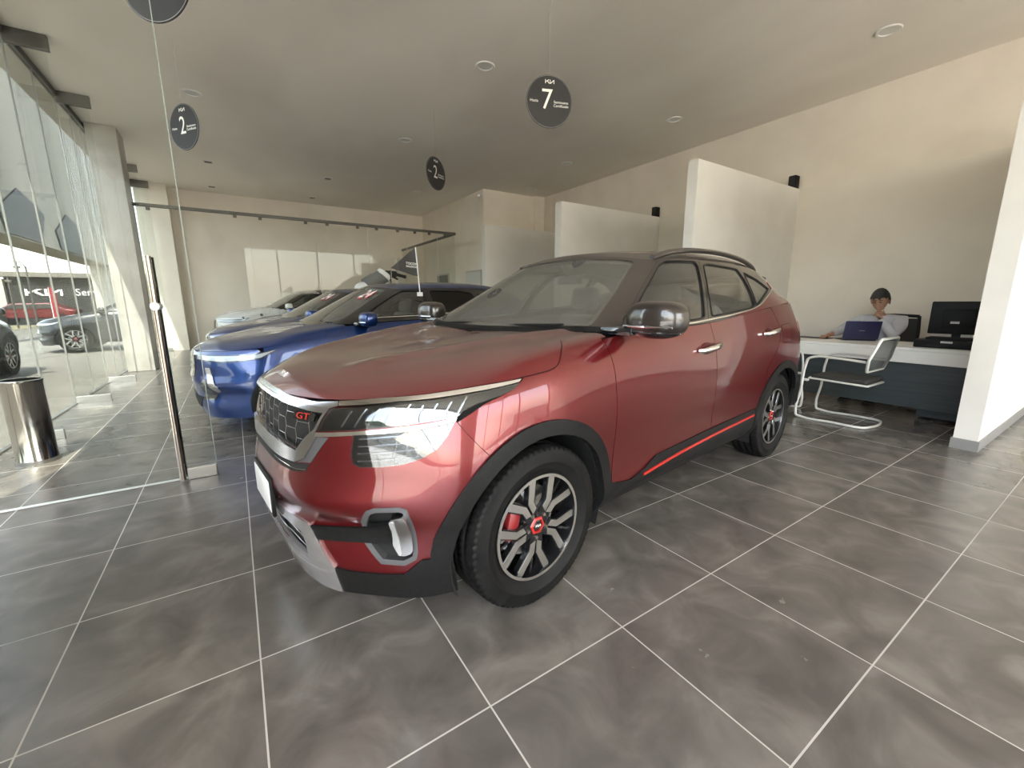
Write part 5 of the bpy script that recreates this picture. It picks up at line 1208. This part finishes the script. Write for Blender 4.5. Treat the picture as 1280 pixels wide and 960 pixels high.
    for sg in (1, -1):
        b = MB(); b.sphere((-.005, sg * .080, -.005), 1, (.020, .009, .034), 14, 10, mtx=Mh); b.build('ear', SK, hd, smooth=True)
        b = MB(); b.sphere((.080, sg * .028, .006), 1, (.006, .014, .004), 12, 8, mtx=Mh); b.build('eye', mat('eye_dark', (.02, .015, .012), .2), hd, smooth=True)
        b = MB(); b.tube([Mh @ Vector(p) for p in ((.083, sg * .014, .026), (.084, sg * .030, .031), (.074, sg * .046, .027))], [.004, .0045, .003], 6); b.build('eyebrow', HR, hd, smooth=True)
    b = MB(); b.tube([Mh @ Vector(p) for p in ((.083, -.022, -.062), (.088, 0, -.060), (.083, .022, -.062))], [.003, .005, .003], 6); b.build('mouth', mat('lips', (.28, .10, .08), .5), hd, smooth=True)
    t = bmesh.new(); bmesh.ops.create_uvsphere(t, u_segments=44, v_segments=30, radius=1)
    for v in list(t.verts):
        x, y, z = v.co; lim = (.33 + .07 * math.sin(11 * y + 1)) if x > .3 else (.06 if x > -.1 else -.38)
        if z < lim - .05: t.verts.remove(v); continue
        k = 1 + .03 * math.sin(23 * x + 9 * y) * math.sin(19 * y + 7 * z)
        v.co = (x * .112 * k - .004, y * .091 * k, z * .145 * k + .002)
    b = MB(); b.merge(t, Mh); b.build('hair', HR, r, smooth=True, angle=180)
    # hands: palm plus five fingers each
    def hand(origin, rot, curl, name):
        Mx = Matrix.Translation(origin) @ rot
        nn = [((0, 0, 0), (.024, .016)), ((.035, 0, 0), (.036, .015)), ((.072, 0, 0), (.036, .013))]; ed = [(0, 1), (1, 2)]
        for i, (oy, ln) in enumerate(((.030, .036), (.010, .042), (-.010, .040), (-.030, .031))):
            p = Vector((.080, oy, 0)); prev = 2; d = 0
            for j in range(3):
                d += curl[j]; step = ln * (1, .75, .6)[j]; 
                nn.append((tuple(p), .0085 - .0008 * j)); ed.append((prev, len(nn) - 1)); prev = len(nn) - 1
                p = p + Vector((math.cos(d), 0, -math.sin(d))) * step
            nn.append((tuple(p), .0065)); ed.append((prev, len(nn) - 1))
        prev = 0; 
        for p in ((.022, .034, -.006), (.048, .052, -.014), (.074, .056, -.022)):
            nn.append((p, .0095)); ed.append((prev, len(nn) - 1)); prev = len(nn) - 1
        nn = [(tuple(Mx @ Vector(p)), q) for p, q in nn]
        return skin_obj(name, nn, ed, SK, r, sub=1)
    hand((-.385, .435, .802), Matrix.Rotation(PI, 4, 'Z') @ Matrix.Rotation(.12, 4, 'Y'), (.25, .35, .3), 'hand')
    # left hand closed in front of the mouth, back of the hand to the camera
    hand((-.235, -.015, 1.11), Matrix.Rotation(math.radians(35), 4, 'X') @ Matrix.Rotation(math.radians(-90), 4, 'Y') @ Matrix.Rotation(PI, 4, 'X'), (1.1, 1.3, .8), 'hand')
    b = MB(); b.lathe([(.033, -.012), (.036, -.01), (.036, .01), (.033, .012)], n=24, mtx=Matrix.Translation((-.227, -.062, 1.045)) @ Matrix.Rotation(math.radians(35), 4, 'X')); b.build('wristwatch', GLOSSBLACK, r, smooth=True)
# ================================================================ the other cars
def warp_fn(kz=1.0, ks=1.0, cut=0, nose_drop=0):
    def W(P):
        P = np.array(P, float).copy(); z = P[..., 2]; z = .2 + (z - .2) * kz; P[..., 2] = z
        s_ = P[..., 0]; P[..., 2] -= nose_drop * np.clip((.9 - s_) / 1.7, 0, 1) * np.clip((z - .3) / .7, 0, 1)
        return P
    return W
def stock_car(org, ang, label, body, roofm, kz, drop, group=None, lamps='thin', seat=SEATM, inside_=True, belt=None):
    c = Car(org, ang, label, group, warp_fn(kz, 1, 0, drop)); root = c.root; low, gh = c.low, c.gh
    W = c.warp
    side0 = low.side; 
    def side(pts, sign=1, lw=low):
        q = [W(np.array([[p[0], 0., p[1]]]))[0] for p in pts]; return Surf.side(lw, [(p[0], p[2]) for p in q], sign)
    low.side = side; gh.side = lambda pts, sign=1: side(pts, sign, gh)
    # the arches stay round: cut them unwarped
    raw = lambda pts: [x for x in (low.hit((p[0], 3, p[1]), (0, -1, 0)) for p in pts) if x is not None]
    global arc
    build_shell(c, body, roofm, GLOSSBLACK, belt or CHROME, hero=False, arch_r=.40)
    if inside_: interior(c, seat)
    else: interior(c, seat, False)
    put_wheels(root)
    def ring(ax, a0, a1, name):
        o = side(arc(ax, .345, .452, a0, a1, 24)); i = side(arc(ax, .345, .40, a0, a1, 24))
        patch(low, o + i[::-1], name, PLASTIC, root, off=.010, thick=.03, step=.03, mirror=True)
    ring(0, 190, -20, 'front_arch_cladding'); ring(2.62, 200, -12, 'rear_arch_cladding')
    patch(low, side([(.44, .30), (.5, .38), (1.5, .42), (2.18, .42), (2.2, .30), (1.2, .275)]), 'sill_cladding', PLASTIC, root, off=.008, thick=.02, step=.04, mirror=True)
    F = lambda pts: [np.asarray(p) for p in low.front([(a, W(np.array([[-.75, 0., b]]))[0, 2]) for a, b in pts])]
    # nose: grille, lamps, lower corners
    g = F([(.24, .86), (.27, .78), (.24, .64), (.15, .60)]); g = sym([np.array([0, g[0][1]])] + g + [np.array([0, g[-1][1]])])
    patch(low, g, 'grille', GLOSSBLACK, root, off=.004, thick=.01, step=.03)
    for k in (.25, .5, .75):
        a = g[1] * (1 - k) + g[3] * k; P = [np.array([x, a[1]]) for x in np.linspace(-a[0] * .9, a[0] * .9, 12)]; strip(low, P, .006, 'grille_bar', SATIN, root, off=.008)
    q = side([(-.36, .885), (-.20, .915), (-.26, .875), (-.34, .825)]); f = F([(.30, .875), (.31, .815), (.62, .80)])
    hl = [f[0]] + q[:2] + q[2:] + [f[2], f[1]]
    for x in patch(low, hl, 'headlamp', LAMPDK, root, off=.004, thick=.02, step=.03, mirror=True):
        pass
    patch(low, offset_poly(hl, .012), 'lamp_reflector', AMBER, root, off=.006, thick=.002, step=.03, mirror=True)
    for x in patch(low, hl, 'lamp_lens', LENS, root, off=.012, thick=.002, step=.03, mirror=True): pass
    dl = F([(.46, .74), (.52, .74), (.60, .50), (.55, .47)]); patch(low, dl, 'daytime_lamp', SATIN, root, off=.010, thick=.02, step=.03, mirror=True)
    dl2 = F([(.44, .60), (.49, .62), (.54, .46), (.50, .38), (.36, .38)]); patch(low, dl2, 'corner_intake', GLOSSBLACK, root, off=.006, thick=.01, step=.03, mirror=True)
    li = F([(.34, .40), (.28, .28)]); li = sym([np.array([0, li[0][1]])] + li + [np.array([0, li[-1][1]])]); patch(low, li, 'lower_intake', DARK, root, off=.006, thick=.01, step=.03)
    # mirrors, handles, wipers
    z0 = W(np.array([[.6, 0, 1.165]]))[0, 2]
    for sg in (1, -1):
        Mt = Matrix.Translation((.62, -sg * .975, z0)); b = MB(); t = bmesh.new(); bmesh.ops.create_uvsphere(t, u_segments=24, v_segments=14, radius=1)
        for v in t.verts:
            x, y, z = v.co; f_ = lambda q, e: math.copysign(abs(q)**e, q); x, y, z = f_(x, .7) * .085, f_(y, .62) * .12, f_(z, .72) * .075
            if x > .045: x = .045 + (x - .045) * .2
            v.co = (x + abs(y) * .12, y, z)
        b.merge(t, Mt); mr = b.build('door_mirror', body, root, smooth=True, angle=60)
        b = MB(); b.tube([Mt @ Vector((-.085 + .02 * abs(k), k * .115, -.028)) for k in np.linspace(-.95, .95, 9)], .006, 8); b.build('mirror_lamp', CHROME, mr, smooth=True)
        b = MB(); b.rbox(-.03, .04, -.02, .14, -.05, .0, .012, 2, Matrix.Translation((.56, -sg * .88, z0 - .03)) @ Matrix.Rotation(PI if sg < 0 else 0, 4, 'Z')); b.build('mirror_arm', GLOSSBLACK, mr, smooth=True)
        for s_, z in ((1.33, .98), (2.26, 1.02)):
            u = side([(s_, z)])[0]; P = low.pos([u])[0]; b = MB(); b.tube([(P[0] - .10, -sg * (P[1]), P[2]), (P[0] - .07, -sg * (P[1] + .03), P[2]), (P[0] + .07, -sg * (P[1] + .03), P[2] + .005), (P[0] + .10, -sg * P[1], P[2] + .005)], .012, 8); b.build('door_handle', CHROME, root, smooth=True)
    for a, b in (((.36, .10, 1.105), (.30, .62, 1.145)), ((.31, -.45, 1.105), (.30, .05, 1.135))):
        a = (a[0], a[1], W(np.array([[a[0], 0, a[2]]]))[0, 2]); b = (b[0], b[1], W(np.array([[b[0], 0, b[2]]]))[0, 2])
        w = MB(); w.tube([(a[0], -a[1], a[2] + .01), ((a[0] + b[0]) / 2 + .02, -(a[1] + b[1]) / 2, (a[2] + b[2]) / 2 + .005), (b[0] + .07, -b[1], b[2] - .005)], .007, 6); w.build('wiper', PLASTIC, root, smooth=True)
    patch(low, [(low.umax - .98, low.vk[6] + .03), (low.umax - .4, low.vk[6] + .03), (low.umax - .4, low.vk[5] + .06), (low.umax - .86, low.vk[5] + .04)], 'tail_lamp', TAILRED, root, off=.006, thick=.02, step=.04, mirror=True)
    return c
def price_marks(c, txt, label, group):
    """painted digits on the top of the windscreen"""
    gh = c.gh; v0 = gh.vmax * .78
    for ch, m, dx, dv in ((txt, mat('marker_white', (.85, .82, .80), .5), 0, 0), (txt, mat('marker_red', (.55, .08, .08), .5), .02, -.02)):
        t = MB(); add_text(t, ch, .16, Matrix.Identity(4), 1.25)
        for v in t.b.verts:
            uu = np.array([.36 + dx + v.co.x, v0 + dv + v.co.y]); q = gh.pos([uu])[0] + gh.nrm([uu])[0] * (.003 + (.002 if dx == 0 else 0) + v.co.z); v.co = (q[0], -q[1], q[2])
        t.build('windscreen_digits', m, c.root)
def flag(x, y, z, h, yaw, label, text=True):
    r = empty('car_flag', (x, y, z), yaw, label, 'flag', 'small pennants clipped to the cars')
    MB().rbox(-.03, .03, -.012, .02, -.035, .01, .004).build('window_clip', WHITE, r); MB().cyl((0, 0, 0), (-.03, 0, h), .006).build('pole', WHITE, r, smooth=True)
    FM = mat('pennant_grey', (.045, .043, .042), .8)
    a = Vector((-.03, 0, h)); b = Vector((-.012, 0, h * .36)); tip = Vector((-.33, -.03, h * .52)); N = 10; V = []; F = []
    for i in range(N + 1):
        t = i / N; p = a.lerp(tip, t); q = b.lerp(tip, t); wv = .012 * math.sin(t * 7)
        V += [p + Vector((0, wv, 0)), q + Vector((0, wv, 0)), p + Vector((0, wv + .0015, 0)), q + Vector((0, wv + .0015, 0))]
    for i in range(N):
        k = i * 4; F += [(k, k + 1, k + 5, k + 4), (k + 2, k + 6, k + 7, k + 3), (k, k + 4, k + 6, k + 2), (k + 1, k + 3, k + 7, k + 5)]
    p = mesh_obj('pennant', V, F, FM, r)
    if text:
        t = MB(); f = Matrix.Translation((-.11, -.004, h * .60)) @ Matrix.Rotation(PI / 2, 4, 'X') @ Matrix.Rotation(math.radians(-4), 4, 'Z')
        add_text(t, 'AUTOCOM', .036, f @ Matrix.Translation((0, .018, .006))); add_text(t, 'SEMINUEVOS', .028, f @ Matrix.Translation((0, -.014, .006)))
        t.build('pennant_lettering', mat('sign_lettering', (.85, .84, .78)), p)
def other_cars():
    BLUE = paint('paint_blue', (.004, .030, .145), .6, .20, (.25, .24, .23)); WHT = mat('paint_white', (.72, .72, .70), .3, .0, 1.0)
    pale = noise_mat('seat_pale', (.30, .30, .29), (.36, .35, .34), 40, .8)
    b1 = stock_car((.40, 5.30), math.radians(7.06), 'bright blue car right behind the red car, pennant clipped to its side window', BLUE, BLUE, .93, .06, 'blue cars in the row', seat=pale)
    price_marks(b1, '24', '', '')
    b2 = stock_car((.42, 7.85), math.radians(7.06), 'second blue car, mostly hidden behind the first blue car', BLUE, BLUE, .93, .06, 'blue cars in the row', seat=pale)
    price_marks(b2, '24', '', '')
    w = stock_car((.40, 12.45), math.radians(7.06), 'white car farthest back in the row, beyond the two blue cars', WHT, GLOSSBLACK, 1.0, .0)
    flag(1.80, 4.66, 1.36, .50, math.radians(0), 'grey pennant lettered in white on a white stick, on the nearer blue car')
    flag(2.28, 7.16, 1.38, .42, math.radians(62), 'small grey pennant on a thin stick above the second blue car', False)
    # a muffled figure of an advertising puppet standing between the cars
    r = empty('inflatable_puppet', (2.75, 9.55, 0), 0, 'white and grey slumped inflatable with a dark arm, behind the second blue car', 'inflatable')
    GR = mat('puppet_grey', (.16, .16, .15), .7)
    b = MB(); b.cyl((0, 0, 0), (0, 0, .06), .30, .28, 32); b.build('fan_base', GLOSSBLACK, r, smooth=True)
    b = MB(); b.tube(smooth_line([(0, 0, .06), (-.02, 0, .8), (-.12, 0, 1.35)], 6), .11, 16); b.build('trunk', WHITE, r, smooth=True)
    b = MB(); b.sphere((-.28, 0, 1.55), .20, (1.25, .9, .75)); b.build('white_shoulder', WHITE, r, smooth=True)
    b = MB(); b.tube(smooth_line([(-.28, 0, 1.60), (-.08, 0, 1.72), (.12, 0, 1.84)], 6), [.17] * 7 + [.16] * 6, 20); b.build('grey_sleeve', GR, r, smooth=True)
    b = MB(); b.tube([(.10, 0, 1.80), (.16, 0, 1.87)], .185, 20); b.build('white_cuff', WHITE, r, smooth=True)
    b = MB(); b.tube(smooth_line([(.15, 0, 1.88), (.38, 0, 1.87), (.62, .02, 1.82)], 6), [.07] * 7 + [.035] * 6, 12); b.tube([(.30, 0, 1.83), (.42, -.03, 1.76)], [.03, .02], 10); b.build('dark_arm', mat('puppet_dark', (.04, .035, .03), .8), r, smooth=True)
    # outside
    GREY = mat('paint_grey', (.012, .014, .017), .3, .4, .6); BK = mat('paint_dark', (.012, .012, .013), .3, .3, 1)
    g = stock_car((-3.47, 16.05), 0, 'dark grey car parked outside, its front left side towards the glass', GREY, GREY, .92, .10)
    k = stock_car((-4.25, 11.1), math.radians(-90), 'black car outside at the left edge, behind the waste bin', BK, BK, .96, .04)
    return g, k
# ================================================================ outside
def outside():
    GR = noise_mat('yard_gravel', (.075, .066, .053), (.125, .112, .092), 6, .95, bump=.5, bscale=40)
    PV = noise_mat('yard_paving', (.13, .12, .102), (.165, .153, .133), 2, .9, bump=.1)
    struct(MB().box(-90, XF, -60, 120, -.3, -.03).build('ground_yard', GR))
    PL = noise_mat('bounce_concrete', (.48, .46, .42), (.54, .52, .48), 2, .9)  # unseen pale paving added to bounce sunlight up into the room
    struct(MB().box(-9, XF - .02, -40, 3.0, -.03, -.008).build('bounce_paving_side', PL))
    struct(MB().box(XB + .2, 60, -60, 120, -.3, -.03).build('ground_right', GR)); struct(MB().box(XF, XB + .2, YFAR + .2, 120, -.3, -.03).build('ground_far', GR)); struct(MB().box(XF, XB + .2, -60, YN - .2, -.3, -.03).build('ground_near', PL))  # near ground, out of view, takes the same added bounce paving
    struct(MB().box(-6.0, XF, 3.0, 40, -.031, -.012).build('pavement', PV))
    struct(MB().box(-30, -9, 24, 36, -.031, -.015).build('grass_strip', noise_mat('dry_grass', (.12, .10, .045), (.17, .145, .075), 5, .95, bump=.3)))
    # dark shed with the dealer's lettering
    b = empty('building', (-8.2, 40, 0), 0, 'low dark grey shed with white lettering across its front, seen through the glass', 'building')
    SHED = noise_mat('shed_dark', (.018, .018, .018), (.028, .027, .026), 4, .8)
    MB().box(-3.6, 6.4, .0, 8, 0, 2.9).build('wall', SHED, b); MB().box(-4.0, 6.8, -.35, 8.2, 2.9, 3.2).build('roof', mat('shed_fascia', (.16, .15, .13), .8), b)
    for x in (-3.75, 6.4): MB().box(x - .25, x + .15, -.3, 0, 0, 2.75).build('pier', CONC, b)
    f = Matrix.Translation((0, -.02, 1.95)) @ Matrix.Rotation(PI / 2, 4, 'X')
    t = MB(); add_emblem(t, .42, f @ Matrix.Translation((-1.95, 0, 0)) @ Matrix.Diagonal((1.5, 1, 1, 1)), .02); t.build('emblem', WHITE, b)
    t = MB(); add_text(t, 'Seminuevos', .66, f @ Matrix.Translation((.95, 0, 0)), .92); t.build('lettering', WHITE, b)
    # red banner flag, red van shapes
    r = empty('feather_flag', (-8.2, 33, 0), 0, 'tall red feather flag in front of the dark shed', 'flag')
    MB().cyl((0, 0, -.03), (0, 0, 2.1), .02, n=8).build('pole', WHITE, r); MB().prism([(0, .35), (.0, 2.1), (.10, 2.1), (.26, 1.7), (.22, .45)], 1, -.006, .006).build('banner', mat('banner_red', (.22, .006, .012), .7), r)
    cr = empty('parked_car', (-10.3, 38.2, 0), 0, 'red car parked in front of the dark shed', 'car'); RD = mat('paint_bright_red', (.10, .004, .006), .4, .2, .3)
    m = MB(); m.prism([(-2, .35), (-2.0, .75), (-1.3, .88), (-.7, 1.25), (.9, 1.28), (1.6, .92), (2.0, .85), (2.0, .35)], 1, -.85, .85); m.build('body', RD, cr, bevel=.08); m = MB(); m.prism([(-1.15, .9), (-.66, 1.2), (.84, 1.22), (1.4, .92)], 1, -.87, .87); m.build('windows', GLOSSBLACK, cr, bevel=.02)
    for x in (-1.25, 1.3):
        for y in (-.8, .8): MB().cyl((x, y - .1, .31), (x, y + .1, .31), .34, n=24).build('wheel', TYRE, cr, smooth=True)
    # light poles, fence posts
    for x, y, h, dx in ((-9.0, 33.5, 3.2, -.8), (-6.6, 38.2, 3.8, -.75)):
        r = empty('street_lamp', (x, y, 0), 0, 'thin lamp post with a bent arm, %s' % ('left of the pair above the shed' if dx == -.8 else 'right of the pair above the shed'), 'street lamp', 'lamp posts outside')
        MB().cyl((0, 0, -.03), (0, 0, h), .05, .035, 10).build('post', DKMETAL, r, smooth=True); m = MB(); m.tube(smooth_line([(0, 0, h - .1), (-.1, 0, h + .15), (dx, 0, h + .2)], 4), .02, 8); m.build('arm', DKMETAL, r, smooth=True)
        MB().rbox(dx - .3, dx + .02, -.06, .06, h + .15, h + .21, .02).build('lamp_head', STEEL, r)
    for i, (x, y, h) in enumerate(((-9.3, 32, 2.6), (-8.9, 32, 3.3), (-13.2, 35, 2.6), (-4.9, 31, 3.2), (-4.4, 36, 4.0))):
        r = empty('utility_pole', (x, y, 0), 0, 'thin dark upright pole in the yard, %s' % ('leftmost', 'second from left', 'third from left', 'second from right', 'rightmost')[i], 'pole', 'thin poles in the yard')
        MB().cyl((0, 0, -.03), (0, 0, h), .04, n=8).build('post', DKMETAL, r); MB().rbox(-.12, .12, -.05, .05, h - .3, h - .2, .01).build('crossbar', DKMETAL, r)
    # trees
    LEAF = noise_mat('leaves', (.035, .06, .02), (.09, .13, .05), 9, .8, bump=.8, bscale=12)
    for i, (x, y, s_, lb) in enumerate(((-12, 66, 3.2, 'green bushy tree behind the right end of the dark shed'), (-24, 48, 3.2, 'dark green tree line at far left outside'), (-2.0, 60, 3.6, 'green tree right of the shed, half behind the column'), (-30, 8, 4.0, 'leafy tree standing across the yard'), (-28, -6, 4.4, 'leafy tree across the yard, nearer the street'), (-32, -18, 4.2, 'leafy tree far down the yard'))):
        r = empty('tree', (x, y, 0), 0, lb, 'tree'); MB().cyl((0, 0, -.05), (0, 0, s_ * .6), .22, .14, 12).build('trunk', mat('bark', (.10, .07, .05), .9), r, smooth=True)
        m = MB(); rnd = random.Random(i)
        for k in range(26):
            t = bmesh.new(); bmesh.ops.create_icosphere(t, subdivisions=2, radius=s_ * .28)
            for v in t.verts: v.co *= 1 + rnd.uniform(-.16, .16)
            m.merge(t, Matrix.Translation((rnd.gauss(0, s_ * .30), rnd.gauss(0, s_ * .30), s_ * .8 + rnd.gauss(0, s_ * .16))))
        m.build('crown', LEAF, r, smooth=True)
    # elevated concrete road parallel to the glass front
    b = empty('elevated_wall', (-6.6, 28, 0), 0, 'raised pale concrete structure with dark diamond panels, high outside the glass', 'building')
    CP = noise_mat('overpass_concrete', (.17, .155, .125), (.30, .28, .235), .5, .85, stretch=(1, 1.6, .12), lo=.35, hi=.65)
    MB().box(-.6, .6, -9, 9.6, 3.5, 15).build('wall', CP, b)
    for y in (9.0,): MB().box(-.5, .5, y - .5, y + .5, -.03, 3.5).build('support', CONC, b)
    for y0 in (-5.1, .3): MB().prism([(y0 - 1.9, 4.3), (y0, 5.25), (y0 + 2.4, 4.75), (y0 + 1.5, 3.56), (y0 - 1.6, 3.56)], 0, .6, .66).build('dark_panel', mat('panel_dark', (.02, .022, .025), .6), b)
    # long pale wall across the yard
    w = MB().box(-40, -39.6, -40, 60, -.03, 2.6).build('boundary_wall', noise_mat('boundary_paint', (.5, .48, .44), (.6, .57, .52), 1, .9)); tag(w, 'long pale boundary wall across the yard', 'wall')
room(); glass_room(); entrance_door(); ceiling_things(); signs(); bin_(); small_wall_things(); desk_bay()
hero_car(); other_cars(); outside()
